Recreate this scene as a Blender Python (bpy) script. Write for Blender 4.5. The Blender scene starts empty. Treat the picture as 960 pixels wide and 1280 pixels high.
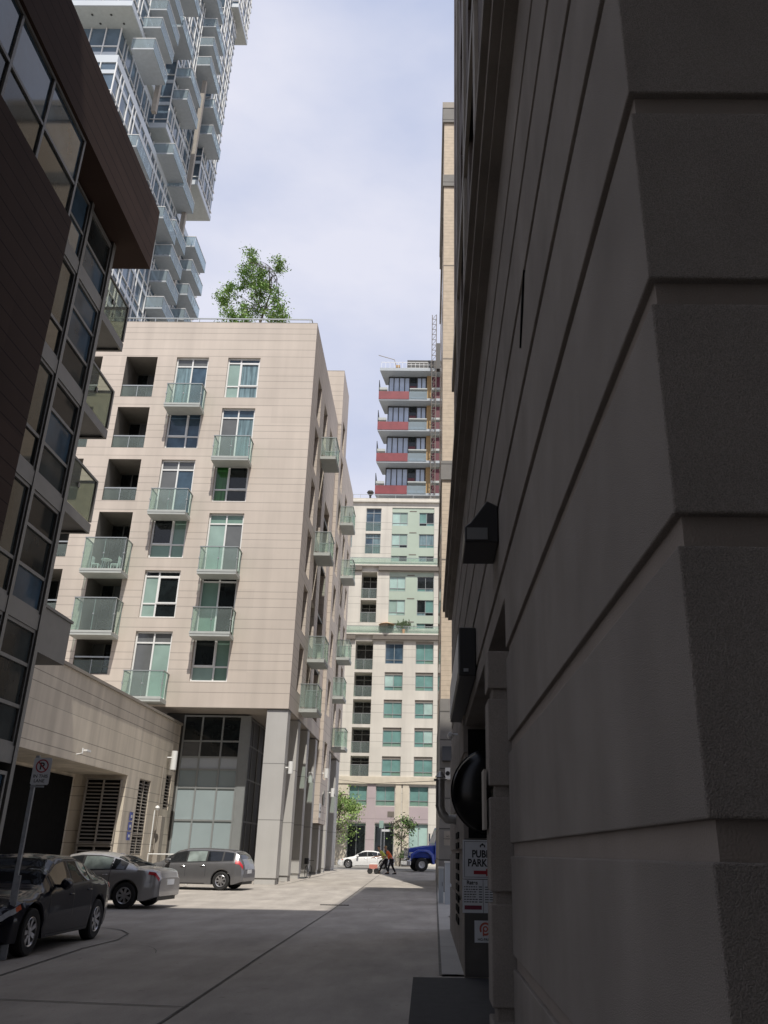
import bpy, bmesh, math, random
from mathutils import Vector, Matrix
random.seed(7)
S = bpy.context.scene
COL = S.collection
R = math.radians

# ------------------------------------------------------------ camera
M = [(0.99984908, 0.01191512, -0.01264282), (0.00714451, 0.38133832, 0.92440794), (0.01583563, -0.92435876, 0.38119564)]
cd = bpy.data.cameras.new('camera')
cam = bpy.data.objects.new('camera', cd); COL.objects.link(cam)
cd.sensor_fit = 'VERTICAL'; cd.sensor_height = 36.0; cd.lens = 29.11
cd.shift_x = -45.0 / 1280.0
cd.clip_start = 0.05; cd.clip_end = 3000
mm = Matrix(((M[0][0], -M[0][1], -M[0][2], 0), (M[1][0], -M[1][1], -M[1][2], 0), (M[2][0], -M[2][1], -M[2][2], 0), (0, 0, 0, 1)))
cam.matrix_world = Matrix.Translation((0, 0, 1.65)) @ mm
S.camera = cam

# ------------------------------------------------------------ light
SUNV = Vector((0.09, -0.567, 1.0)).normalized()      # towards the sun
w = bpy.data.worlds.new('World'); S.world = w; w.use_nodes = True
nt = w.node_tree; nt.nodes.clear()
o = nt.nodes.new('ShaderNodeOutputWorld')
bg = nt.nodes.new('ShaderNodeBackground'); bg.inputs['Strength'].default_value = 0.1
sky = nt.nodes.new('ShaderNodeTexSky'); sky.sky_type = 'NISHITA'; sky.sun_disc = False
sky.sun_elevation = math.asin(SUNV.z); sky.sun_rotation = math.atan2(SUNV.x, SUNV.y)
sky.dust_density = 1.5
tc = nt.nodes.new('ShaderNodeTexCoord')
mp = nt.nodes.new('ShaderNodeMapping'); mp.inputs['Scale'].default_value = (1.0, 1.0, 2.2)
nz = nt.nodes.new('ShaderNodeTexNoise'); nz.inputs['Scale'].default_value = 2.1; nz.inputs['Detail'].default_value = 6; nz.inputs['Roughness'].default_value = 0.52
rp = nt.nodes.new('ShaderNodeValToRGB')
rp.color_ramp.elements[0].position = 0.36; rp.color_ramp.elements[0].color = (5.4, 6.1, 8.3, 1)
rp.color_ramp.elements[1].position = 0.66; rp.color_ramp.elements[1].color = (8.5, 8.6, 9.8, 1)
mx = nt.nodes.new('ShaderNodeMix'); mx.data_type = 'RGBA'; mx.inputs[0].default_value = 0.9
L = nt.links.new
sz = nt.nodes.new('ShaderNodeSeparateXYZ'); L(tc.outputs['Generated'], sz.inputs[0])
el = nt.nodes.new('ShaderNodeMapRange'); el.inputs['From Min'].default_value = .25; el.inputs['From Max'].default_value = .85; el.inputs['To Min'].default_value = .10; el.inputs['To Max'].default_value = -.06
ad = nt.nodes.new('ShaderNodeMath'); ad.operation = 'ADD'; L(sz.outputs['Z'], el.inputs['Value'])
L(tc.outputs['Generated'], mp.inputs['Vector']); L(mp.outputs[0], nz.inputs['Vector']); L(nz.outputs['Fac'], ad.inputs[0]); L(el.outputs[0], ad.inputs[1]); L(ad.outputs[0], rp.inputs[0])
L(sky.outputs[0], mx.inputs[6]); L(rp.outputs[0], mx.inputs[7]); L(mx.outputs[2], bg.inputs['Color']); L(bg.outputs[0], o.inputs[0])
sd = bpy.data.lights.new('sun', 'SUN'); sd.energy = 4.9; sd.angle = R(0.5); sd.color = (1.0, 0.95, 0.87)
sun = bpy.data.objects.new('sun', sd); COL.objects.link(sun)
sun.rotation_euler = SUNV.to_track_quat('Z', 'Y').to_euler(); sun.location = (0, -20, 80)
S.view_settings.view_transform = 'Standard'; S.view_settings.look = 'None'; S.view_settings.exposure = 0.0; S.view_settings.gamma = 1.0

# ------------------------------------------------------------ materials
def mat(name, col, rough=0.7, metal=0.0, noise=0.12, nscale=3.0, bump=0.0, bscale=60.0, spec=0.5, coat=0.0,
        bands=None, streak=0.0, fine=0.0, panel=None):
    """procedural principled; bands=(pitch,[offsets],halfwidth,darkness) are joints that run level round a wall"""
    m = bpy.data.materials.new(name); m.use_nodes = True
    n = m.node_tree.nodes; l = m.node_tree.links.new
    b = n['Principled BSDF']
    b.inputs['Roughness'].default_value = rough; b.inputs['Metallic'].default_value = metal
    b.inputs['Specular IOR Level'].default_value = spec
    if coat: b.inputs['Coat Weight'].default_value = coat; b.inputs['Coat Roughness'].default_value = 0.03
    geo = n.new('ShaderNodeNewGeometry')
    nn = n.new('ShaderNodeTexNoise'); nn.inputs['Scale'].default_value = nscale; nn.inputs['Detail'].default_value = 5
    l(geo.outputs['Position'], nn.inputs['Vector'])
    mr = n.new('ShaderNodeMapRange'); mr.inputs['From Min'].default_value = .25; mr.inputs['From Max'].default_value = .75
    mr.inputs['To Min'].default_value = 1 - noise; mr.inputs['To Max'].default_value = 1 + noise
    l(nn.outputs['Fac'], mr.inputs['Value'])
    val = mr.outputs[0]
    def mul(a, bb):
        q = n.new('ShaderNodeMath'); q.operation = 'MULTIPLY'; l(a, q.inputs[0]); l(bb, q.inputs[1]); return q.outputs[0]
    if fine:
        f = n.new('ShaderNodeTexNoise'); f.inputs['Scale'].default_value = bscale; f.inputs['Detail'].default_value = 3
        l(geo.outputs['Position'], f.inputs['Vector'])
        r2 = n.new('ShaderNodeMapRange'); r2.inputs['From Min'].default_value = .3; r2.inputs['From Max'].default_value = .7
        r2.inputs['To Min'].default_value = 1 - fine; r2.inputs['To Max'].default_value = 1 + fine
        l(f.outputs['Fac'], r2.inputs['Value']); val = mul(val, r2.outputs[0])
    if streak:
        mpp = n.new('ShaderNodeMapping'); mpp.inputs['Scale'].default_value = (1, 1, 0.06)
        l(geo.outputs['Position'], mpp.inputs['Vector'])
        f = n.new('ShaderNodeTexNoise'); f.inputs['Scale'].default_value = 1.6; f.inputs['Detail'].default_value = 4
        l(mpp.outputs[0], f.inputs['Vector'])
        r2 = n.new('ShaderNodeMapRange'); r2.inputs['From Min'].default_value = .3; r2.inputs['From Max'].default_value = .7
        r2.inputs['To Min'].default_value = 1 - streak; r2.inputs['To Max'].default_value = 1 + streak
        l(f.outputs['Fac'], r2.inputs['Value']); val = mul(val, r2.outputs[0])
    if panel:
        (px_, pz_, amp_, vj) = panel
        ds = n.new('ShaderNodeVectorMath'); ds.operation = 'DIVIDE'; l(geo.outputs['Position'], ds.inputs[0]); ds.inputs[1].default_value = (px_, px_, pz_)
        fl_ = n.new('ShaderNodeVectorMath'); fl_.operation = 'FLOOR'; l(ds.outputs[0], fl_.inputs[0])
        wn = n.new('ShaderNodeTexWhiteNoise'); wn.noise_dimensions = '3D'; l(fl_.outputs[0], wn.inputs['Vector'])
        r2 = n.new('ShaderNodeMapRange'); r2.inputs['To Min'].default_value = 1 - amp_; r2.inputs['To Max'].default_value = 1 + amp_
        l(wn.outputs['Value'], r2.inputs['Value']); val = mul(val, r2.outputs[0])
    if bands:
        pitch, offs, hw, dark = bands
        sx = n.new('ShaderNodeSeparateXYZ'); l(geo.outputs['Position'], sx.inputs[0])
        md = n.new('ShaderNodeMath'); md.operation = 'FLOORED_MODULO'; l(sx.outputs['Z'], md.inputs[0]); md.inputs[1].default_value = pitch
        for of in offs:
            c = n.new('ShaderNodeMath'); c.operation = 'COMPARE'; l(md.outputs[0], c.inputs[0]); c.inputs[1].default_value = of; c.inputs[2].default_value = hw
            q = n.new('ShaderNodeMapRange'); l(c.outputs[0], q.inputs['Value']); q.inputs['To Min'].default_value = 1; q.inputs['To Max'].default_value = dark
            val = mul(val, q.outputs[0])
    vm = n.new('ShaderNodeVectorMath'); vm.operation = 'SCALE'; vm.inputs[0].default_value = col[:3]; l(val, vm.inputs['Scale'])
    l(vm.outputs[0], b.inputs['Base Color'])
    if bump:
        f = n.new('ShaderNodeTexNoise'); f.inputs['Scale'].default_value = bscale; f.inputs['Detail'].default_value = 4
        l(geo.outputs['Position'], f.inputs['Vector'])
        bp = n.new('ShaderNodeBump'); bp.inputs['Strength'].default_value = bump; bp.inputs['Distance'].default_value = 0.01
        l(f.outputs['Fac'], bp.inputs['Height']); l(bp.outputs[0], b.inputs['Normal'])
    return m

def glassmat(name, tint, alpha, rough=0.02):
    m = bpy.data.materials.new(name); m.use_nodes = True
    n = m.node_tree.nodes; l = m.node_tree.links.new
    n.clear()
    out = n.new('ShaderNodeOutputMaterial'); t = n.new('ShaderNodeBsdfTransparent'); t.inputs[0].default_value = (*tint, 1)
    p = n.new('ShaderNodeBsdfPrincipled'); p.inputs['Base Color'].default_value = (tint[0] * .55, tint[1] * .55, tint[2] * .55, 1); p.inputs['Roughness'].default_value = rough
    nz = n.new('ShaderNodeTexNoise'); nz.inputs['Scale'].default_value = 0.7
    r_ = n.new('ShaderNodeMapRange'); r_.inputs['To Min'].default_value = alpha - .08; r_.inputs['To Max'].default_value = alpha + .08
    mxs = n.new('ShaderNodeMixShader')
    l(nz.outputs['Fac'], r_.inputs['Value']); l(r_.outputs[0], mxs.inputs[0]); l(t.outputs[0], mxs.inputs[1]); l(p.outputs[0], mxs.inputs[2]); l(mxs.outputs[0], out.inputs[0])
    return m

def curtainmat(name, col, scale=9.0, amp=.35):
    m = mat(name, col, 0.08, noise=.1)
    n = m.node_tree.nodes; l = m.node_tree.links.new
    b = n['Principled BSDF']; src = b.inputs['Base Color'].links[0].from_socket
    geo = n.new('ShaderNodeNewGeometry'); mpp = n.new('ShaderNodeMapping'); mpp.inputs['Scale'].default_value = (1, 1, .05)
    l(geo.outputs['Position'], mpp.inputs[0])
    nn = n.new('ShaderNodeTexNoise'); nn.inputs['Scale'].default_value = scale; nn.inputs['Detail'].default_value = 2; l(mpp.outputs[0], nn.inputs['Vector'])
    r_ = n.new('ShaderNodeMapRange'); r_.inputs['From Min'].default_value = .35; r_.inputs['From Max'].default_value = .65; r_.inputs['To Min'].default_value = 1 - amp; r_.inputs['To Max'].default_value = 1 + amp
    l(nn.outputs['Fac'], r_.inputs['Value'])
    vm = n.new('ShaderNodeVectorMath'); vm.operation = 'SCALE'; l(src, vm.inputs[0]); l(r_.outputs[0], vm.inputs['Scale']); l(vm.outputs[0], b.inputs['Base Color'])
    return m

BP = (3.53, [0.12, 0.62, 1.02, 1.62, 2.42, 2.95], 0.02, 0.66)
MT = dict(
    beige=mat('beige_panel', (.52, .455, .395), .75, noise=.07, nscale=.35, bump=.15, bscale=30, bands=BP, streak=.06, panel=(2.47, 1.177, .035, 0)),
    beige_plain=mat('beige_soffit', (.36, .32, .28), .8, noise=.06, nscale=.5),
    lowwall=mat('limestone_wall', (.56, .50, .41), .8, noise=.08, nscale=.6, bump=.15, bscale=30, bands=(3.2, [0.0, 0.62, 1.02, 1.85, 2.35], .016, .5), streak=.16, panel=(2.9, 1.6, .05, 0)),
    concrete=mat('grey_concrete', (.44, .43, .41), .8, noise=.05, nscale=.8, bump=.1, bscale=40, bands=(2.76, [0.35], .02, .45), streak=.05),
    stucco=mat('charcoal_stucco', (.262, .235, .208), .95, noise=.15, nscale=1.6, bump=.85, bscale=270, streak=.09, fine=.28, spec=.2),
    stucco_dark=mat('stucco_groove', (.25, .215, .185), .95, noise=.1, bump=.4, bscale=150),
    brick_dark=mat('brown_brick', (.11, .085, .07), .85, noise=.12, nscale=4, bands=(.09, [0], .008, .6)),
    trim_light=mat('limestone_trim', (.3, .27, .23), .8, noise=.1, nscale=2),
    brick_beige=mat('tan_brick', (.50, .415, .315), .8, noise=.14, nscale=3, bands=(.24, [0], .022, .72)),
    greystone=mat('grey_stone', (.2, .19, .175), .85, noise=.1, nscale=2, bump=.2, bscale=50, bands=(1.3, [.1], .03, .35)),
    brown=mat('brown_cladding', (.060, .038, .030), .8, spec=.15, panel=(3.1, 1.3, .12, 0), noise=.12, nscale=.8, bump=.1, bscale=40, bands=(1.3, [.1, .5, .95], .016, .35), fine=.12),
    metal_dark=mat('dark_metal', (.06, .058, .055), .45, metal=.4, noise=.08),
    mullion=mat('bronze_mullion', (.19, .185, .17), .5, metal=.3, noise=.08),
    alu=mat('grey_aluminium', (.36, .38, .38), .4, metal=.5, noise=.05),
    white=mat('white_paint', (.72, .72, .70), .45, noise=.04),
    whitegrey=mat('pale_grey_panel', (.50, .54, .57), .45, noise=.05, nscale=.4),
    slab=mat('balcony_soffit', (.40, .42, .40), .8, noise=.07),
    towerglass=mat('tower_glazing', (.10, .14, .18), .06, noise=.5, nscale=.35),
    g_dark=mat('dark_pane', (.012, .016, .017), .04, noise=.4, nscale=2),
    g_blue=mat('blue_pane', (.05, .085, .12), .04, noise=.5, nscale=1.2),
    g_green=mat('green_blind_pane', (.17, .27, .22), .07, noise=.15, nscale=1),
    g_pale=mat('pale_blind_pane', (.27, .37, .33), .07, noise=.15, nscale=1),
    g_grey=mat('grey_blind_pane', (.13, .135, .135), .07, noise=.15, nscale=1),
    g_brown=mat('reflecting_pane', (.03, .036, .036), .06, noise=.9, nscale=.7, spec=.28),
    g_curtain=curtainmat('curtain_pane', (.15, .22, .24)),
    g_greencur=curtainmat('green_curtain_pane', (.03, .12, .03)),
    g_teal=mat('teal_pane', (.15, .28, .26), .06, noise=.2, nscale=1.2),
    g_tealpale=mat('pale_teal_pane', (.38, .52, .48), .08, noise=.15, nscale=1.2),
    frost=mat('frosted_glazing', (.30, .36, .37), .12, noise=.06, nscale=.8),
    guard=glassmat('green_guard_glass', (.85, .93, .90), .13),
    tower_guard=glassmat('tower_guard_glass', (.72, .82, .86), .42),
    guard_old=glassmat('smoked_guard_glass', (.80, .83, .76), .24),
    ctr=mat('cream_precast', (.58, .55, .49), .8, noise=.06, nscale=.5, streak=.08, panel=(3.3, 2.87, .04, 0), bands=(2.87, [.55, 1.35], .03, .7)),
    ctr_dark=mat('brown_ledge', (.16, .14, .12), .8, noise=.06),
    ctr_pink=mat('mauve_precast', (.42, .35, .36), .8, noise=.06, nscale=.6, bands=(1.9, [.9], .03, .7)),
    ctr_green=mat('pale_green_spandrel', (.40, .47, .39), .35, noise=.07, nscale=.5),
    ctr_cream=mat('cream_plinth', (.58, .52, .42), .8, noise=.12, nscale=1.5),
    red=mat('red_guard_panel', (.19, .034, .040), .5, noise=.2, nscale=.6),
    maroon=mat('maroon_panel', (.10, .02, .028), .5, noise=.1),
    redglass=mat('tower_window_glass', (.40, .46, .56), .08, noise=.2, nscale=.3),
    pier_shade=mat('pier_shade_grey', (.085, .078, .07), .85, noise=.2, nscale=3, bump=.3, bscale=90),
    matteblack=mat('matte_black', (.010, .010, .010), .95, noise=.2, spec=.05),
    black=mat('black_plastic', (.012, .012, .013), .5, noise=.1),
    blackgloss=mat('black_gloss', (.003, .003, .003), .22, spec=.2, noise=.1),
    tower_slab=mat('tower_slab', (.36, .39, .41), .7, noise=.08),
    tyre=mat('tyre_rubber', (.02, .02, .02), .85, noise=.15, nscale=20),
    chrome=mat('bright_metal', (.6, .6, .6), .22, metal=1, noise=.05),
    rim=mat('alloy_rim', (.45, .45, .46), .3, metal=.8, noise=.05),
    galv=mat('galvanised_steel', (.30, .31, .32), .5, metal=.6, noise=.18, nscale=12),
    duct=mat('dull_steel_duct', (.34, .33, .31), .38, metal=.8, noise=.2, nscale=8),
    paint_dark=mat('dark_navy_paint', (.003, .0035, .012), .45, noise=.05, spec=.05, coat=.6),
    paint_silver=mat('grey_metallic_paint', (.38, .37, .36), .34, metal=.5, noise=.05, coat=.8),
    paint_wagon=mat('graphite_metallic_paint', (.16, .16, .165), .32, metal=.5, noise=.05, coat=.8),
    paint_white=mat('white_car_paint', (.72, .72, .70), .3, noise=.03, coat=.8),
    paint_blue=mat('blue_truck_paint', (.015, .055, .38), .3, noise=.1, coat=.8),
    carglass=mat('car_glass', (.012, .014, .016), .03, noise=.3, nscale=3),
    carglass2=mat('lit_car_glass', (.16, .19, .18), .05, noise=.7, nscale=2),
    lamp_red=mat('red_lens', (.42, .012, .02), .4, noise=.1),
    lamp_clear=mat('clear_lens', (.5, .52, .54), .1, noise=.2, nscale=15),
    amber=mat('amber_lens', (.6, .1, .02), .2),
    signwhite=mat('sign_white', (.60, .61, .62), .5, noise=.06, nscale=6),
    signred=mat('sign_red', (.34, .02, .03), .5, noise=.05),
    signdkred=mat('sign_dark_red', (.16, .02, .04), .5, noise=.05),
    signblack=mat('sign_black', (.02, .02, .02), .5),
    signblue=mat('sign_blue', (.06, .08, .30), .5),
    signorange=mat('sign_orange', (.45, .10, .06), .5),
    asphalt=mat('dark_asphalt', (.045, .045, .048), .9, noise=.15, nscale=6, bump=.6, bscale=140, fine=.3),
    joint=mat('paving_joint', (.11, .105, .095), .9, noise=.4, nscale=5),
    road=mat('street_asphalt', (.17, .165, .16), .9, noise=.1, nscale=1, bump=.2, bscale=40),
    path=mat('path_concrete', (.34, .33, .31), .85, noise=.10, nscale=1.2, bump=.25, bscale=60),
    bark=mat('bark', (.09, .07, .055), .9, noise=.3, nscale=20),
    leaf=mat('leaf_green', (.17, .30, .07), .6, noise=.35, nscale=2.5),
    leaf2=mat('leaf_yellow_green', (.23, .33, .09), .6, noise=.3, nscale=2.5),
    leaf3=mat('leaf_dark', (.045, .075, .025), .6, noise=.35, nscale=2.5),
    skin=mat('skin', (.32, .18, .12), .6),
    hair=mat('dark_hair', (.03, .02, .015), .8),
    vest=mat('orange_vest', (.72, .12, .02), .7, noise=.1, nscale=9),
    vest2=mat('yellow_green_vest', (.50, .55, .10), .7, noise=.1, nscale=9),
    trouser=mat('dark_trousers', (.014, .014, .02), .85, noise=.2, nscale=9),
    cartpink=mat('cart_red', (.50, .20, .16), .6),
    umbrella=mat('umbrella_cloth', (.50, .32, .19), .8),
    woodwall=mat('tan_board', (.38, .25, .12), .8, noise=.1),
    loggia_shade=mat('loggia_shade_tone', (.20, .185, .165), .85, noise=.08),  # loggia reveals coloured darker to put the recess shade into the wall
    bg=mat('far_wall', (.48, .45, .40), .8, noise=.1, nscale=.2, bands=(3.6, [0.3], .9, .5)),
)
def groundmat():
    m = mat('lane_concrete', (.335, .305, .27), .82, noise=.13, nscale=.7, bump=.35, bscale=45, fine=.07)
    n = m.node_tree.nodes; l = m.node_tree.links.new; b = n['Principled BSDF']; src = b.inputs['Base Color'].links[0].from_socket
    geo = n.new('ShaderNodeNewGeometry'); mpp = n.new('ShaderNodeMapping'); mpp.inputs['Scale'].default_value = (1.0, .28, 1)
    l(geo.outputs['Position'], mpp.inputs[0])
    nn = n.new('ShaderNodeTexNoise'); nn.inputs['Scale'].default_value = 1.1; nn.inputs['Detail'].default_value = 9; nn.inputs['Roughness'].default_value = .66; l(mpp.outputs[0], nn.inputs['Vector'])
    r_ = n.new('ShaderNodeMapRange'); r_.inputs['From Min'].default_value = .3; r_.inputs['From Max'].default_value = .7; r_.inputs['To Min'].default_value = .76; r_.inputs['To Max'].default_value = 1.2
    l(nn.outputs['Fac'], r_.inputs['Value'])
    # oil spots
    v = n.new('ShaderNodeTexNoise'); v.inputs['Scale'].default_value = 5.5; v.inputs['Detail'].default_value = 2; l(geo.outputs['Position'], v.inputs['Vector'])
    r2 = n.new('ShaderNodeMapRange'); r2.inputs['From Min'].default_value = .68; r2.inputs['From Max'].default_value = .76; r2.inputs['To Min'].default_value = 1; r2.inputs['To Max'].default_value = .72
    l(v.outputs['Fac'], r2.inputs['Value'])
    q = n.new('ShaderNodeMath'); q.operation = 'MULTIPLY'; l(r_.outputs[0], q.inputs[0]); l(r2.outputs[0], q.inputs[1])
    vm = n.new('ShaderNodeVectorMath'); vm.operation = 'SCALE'; l(src, vm.inputs[0]); l(q.outputs[0], vm.inputs['Scale']); l(vm.outputs[0], b.inputs['Base Color'])
    return m
MT['ground'] = groundmat()

# ------------------------------------------------------------ mesh helpers
class MB:
    def __init__(s): s.v = []; s.f = []; s.m = []
    def add(s, vs, fs, mi=0):
        o = len(s.v); s.v += [tuple(p) for p in vs]; s.f += [tuple(o + i for i in f) for f in fs]; s.m += [mi] * len(fs); return s
    def box(s, x0, y0, z0, x1, y1, z1, mi=0):
        if x0 > x1: x0, x1 = x1, x0
        if y0 > y1: y0, y1 = y1, y0
        if z0 > z1: z0, z1 = z1, z0
        return s.add([(x0, y0, z0), (x1, y0, z0), (x1, y1, z0), (x0, y1, z0), (x0, y0, z1), (x1, y0, z1), (x1, y1, z1), (x0, y1, z1)],
                     [(0, 3, 2, 1), (4, 5, 6, 7), (0, 1, 5, 4), (1, 2, 6, 5), (2, 3, 7, 6), (3, 0, 4, 7)], mi)
    def quad(s, a, b, c, d, mi=0): return s.add([a, b, c, d], [(0, 1, 2, 3)], mi)
    def prism(s, poly, axis, a0, a1, mi=0):
        """extrude a 2-D polygon along an axis: 'x' uses (y,z), 'y' uses (x,z), 'z' uses (x,y)"""
        def P(p, a): return {'x': (a, p[0], p[1]), 'y': (p[0], a, p[1]), 'z': (p[0], p[1], a)}[axis]
        n = len(poly)
        vs = [P(p, a0) for p in poly] + [P(p, a1) for p in poly]
        fs = [tuple(range(n - 1, -1, -1)), tuple(range(n, 2 * n))] + [(i, (i + 1) % n, n + (i + 1) % n, n + i) for i in range(n)]
        return s.add(vs, fs, mi)
    def tube(s, pts, r, n=8, mi=0, caps=True):
        pts = [Vector(p) for p in pts]; rs = r if isinstance(r, (list, tuple)) else [r] * len(pts)
        rings = []; up = None
        for i, p in enumerate(pts):
            d = (pts[min(i + 1, len(pts) - 1)] - pts[max(i - 1, 0)]).normalized()
            if up is None:
                up = Vector((0, 0, 1)) if abs(d.z) < .9 else Vector((1, 0, 0))
            a = d.cross(up).normalized(); b = a.cross(d).normalized(); up = b
            rings.append([p + (a * math.cos(2 * math.pi * k / n) + b * math.sin(2 * math.pi * k / n)) * rs[i] for k in range(n)])
        vs = [q for rg in rings for q in rg]; fs = []
        for i in range(len(pts) - 1):
            for k in range(n): fs.append((i * n + k, i * n + (k + 1) % n, (i + 1) * n + (k + 1) % n, (i + 1) * n + k))
        if caps: fs += [tuple(range(n - 1, -1, -1)), tuple((len(pts) - 1) * n + k for k in range(n))]
        return s.add(vs, fs, mi)
    def lathe(s, prof, c, axis='z', n=24, mi=0):
        """prof: list of (radius, along)"""
        vs = []; fs = []
        for (r, a) in prof:
            for k in range(n):
                t = 2 * math.pi * k / n; u, v = r * math.cos(t), r * math.sin(t)
                p = {'z': (u, v, a), 'y': (u, a, v), 'x': (a, u, v)}[axis]
                vs.append((p[0] + c[0], p[1] + c[1], p[2] + c[2]))
        for i in range(len(prof) - 1):
            for k in range(n): fs.append((i * n + k, i * n + (k + 1) % n, (i + 1) * n + (k + 1) % n, (i + 1) * n + k))
        return s.add(vs, fs, mi)
    def build(s, name, mats, parent=None, loc=(0, 0, 0), rz=0.0, smooth=False, bevel=0.0):
        me = bpy.data.meshes.new(name); me.from_pydata(s.v, [], s.f); me.update()
        bm = bmesh.new(); bm.from_mesh(me); bmesh.ops.recalc_face_normals(bm, faces=bm.faces) ; bm.to_mesh(me); bm.free()
        if not isinstance(mats, (list, tuple)): mats = [mats]
        for m in mats: me.materials.append(MT[m] if isinstance(m, str) else m)
        for p, mi in zip(me.polygons, s.m): p.material_index = mi; p.use_smooth = smooth
        ob = bpy.data.objects.new(name, me); COL.objects.link(ob); ob.parent = parent
        ob.location = loc; ob.rotation_euler = (0, 0, rz)
        if smooth: 
            try: me.set_sharp_from_angle(angle=R(38))
            except Exception: pass
        if bevel:
            b = ob.modifiers.new('bevel', 'BEVEL'); b.width = bevel; b.segments = 2; b.limit_method = 'ANGLE'
        return ob

def tag(o, label=None, cat=None, group=None, kind=None):
    if label: o['label'] = label
    if cat: o['category'] = cat
    if group: o['group'] = group
    if kind: o['kind'] = kind
    return o
def thing(name, label, cat, loc=(0, 0, 0), rz=0.0, group=None):
    o = bpy.data.objects.new(name, None); COL.objects.link(o); o.location = loc; o.rotation_euler = (0, 0, rz)
    o.empty_display_size = .3
    return tag(o, label, cat, group)
def dup(o, parent=None, loc=None, rz=None):
    c = o.copy(); COL.objects.link(c); c.parent = parent
    if loc is not None: c.location = loc
    if rz is not None: c.rotation_euler = (0, 0, rz)
    for ch in list(o.children):
        dup(ch, c)
    return c
def gz(y): return 0.0 if y < 30 else min((y - 30) * .007, .40)

def wall(mb, w, h, ops, z0=0.0, mi=0, rmi=None):
    """wall skin in local x (0..w), z (z0..z0+h), outer face at y=0; ops=(x0,x1,za,zb,depth)"""
    xs = sorted(set([0, w] + [v for o in ops for v in o[:2] if 0 < v < w])); zs = sorted(set([z0, z0 + h] + [v for o in ops for v in o[2:4] if z0 < v < z0 + h]))
    for i in range(len(xs) - 1):
        for k in range(len(zs) - 1):
            cx = (xs[i] + xs[i + 1]) / 2; cz = (zs[k] + zs[k + 1]) / 2
            if any(o[0] < cx < o[1] and o[2] < cz < o[3] for o in ops): continue
            mb.quad((xs[i], 0, zs[k]), (xs[i + 1], 0, zs[k]), (xs[i + 1], 0, zs[k + 1]), (xs[i], 0, zs[k + 1]), mi)
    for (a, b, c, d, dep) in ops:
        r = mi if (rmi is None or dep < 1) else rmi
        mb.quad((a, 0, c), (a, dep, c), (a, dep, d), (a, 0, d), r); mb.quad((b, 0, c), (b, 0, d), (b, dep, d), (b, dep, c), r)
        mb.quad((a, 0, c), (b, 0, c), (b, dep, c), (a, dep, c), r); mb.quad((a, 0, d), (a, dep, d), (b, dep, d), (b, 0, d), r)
    return mb

def frame_grid(w, h, xs, zs, t=.06, d=.08):
    """frame bars: outer border plus bars at xs / zs"""
    mb = MB()
    mb.box(0, 0, 0, t, d, h); mb.box(w - t, 0, 0, w, d, h); mb.box(t, 0, 0, w - t, d, t); mb.box(t, 0, h - t, w - t, d, h)
    for x in xs: mb.box(x - t / 2, .004, t, x + t / 2, d - .004, h - t)
    for z in zs: mb.box(t, .008, z - t / 2, w - t, d - .008, z + t / 2)
    return mb
def window(parent, loc, rz, w, h, xs, zs, panes, fm='white', t=.085, name='window', label=None, sash=None):
    """panes: function(cell_x, cell_z)->material name; frame is the window, panes its child"""
    fr = frame_grid(w, h, xs, zs, t)
    if sash:
        (a, b, c, d) = sash; q = .09
        fr.box(a, -.02, c, a + q, .05, d); fr.box(b - q, -.02, c, b, .05, d); fr.box(a + q, -.02, c, b - q, .05, c + q); fr.box(a + q, -.02, d - q, b - q, .05, d)
    fo = fr.build(name, fm, parent, loc, rz)
    if label: fo['label'] = label
    X = [t / 2] + list(xs) + [w - t / 2]; Z = [t / 2] + list(zs) + [h - t / 2]
    pm = MB(); names = []
    for i in range(len(X) - 1):
        for k in range(len(Z) - 1):
            nm = panes(i, k)
            if nm not in names: names.append(nm)
            y = .055 + .004 * ((i + k) % 2)
            pm.box(X[i], y, Z[k], X[i + 1], y + .01, Z[k + 1], names.index(nm))
    pm.build('pane', names, fo)
    return fo

def balcony(parent, loc, rz, w, d, h=1.3, slab=.2, posts=3, glass='guard', slabm='slab', rail='alu'):
    """local: wall plane y=0, hangs out to y=-d, slab top at z=0"""
    s = MB(); s.box(0, -d, -slab, w, -.003, 0); s.box(-.02, -d - .02, -slab * .35, w + .02, -d, .06)
    so = s.build('balcony', slabm, parent, loc, rz)
    g = MB(); e = .05
    g.box(e, -d + .03, .1, w - e, -d + .045, h - .03); g.box(.03, -d + .06, .1, .045, -.05, h - .03); g.box(w - .045, -d + .06, .1, w - .03, -.05, h - .03)
    g.build('guard_glass', glass, so)
    r = MB(); t = .03
    r.box(0, -d, h - .03, w, -d + .07, h + .02); r.box(0, -d + .07, h - .03, .07, 0, h + .02); r.box(w - .07, -d + .07, h - .03, w, 0, h + .02)
    for i in range(posts):
        x = .03 + (w - .06) * i / (posts - 1); r.box(x - t / 2, -d + .048, 0, x + t / 2, -d + .085, h - .03); r.box(x - .04, -d + .02, h * .5, x + .04, -d + .09, h * .5 + .08)
    for x in (.05, w - .05): r.box(x - t / 2, -.06, 0, x + t / 2, -.03, h - .03)
    r.build('railing', rail, so)
    return so
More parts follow.
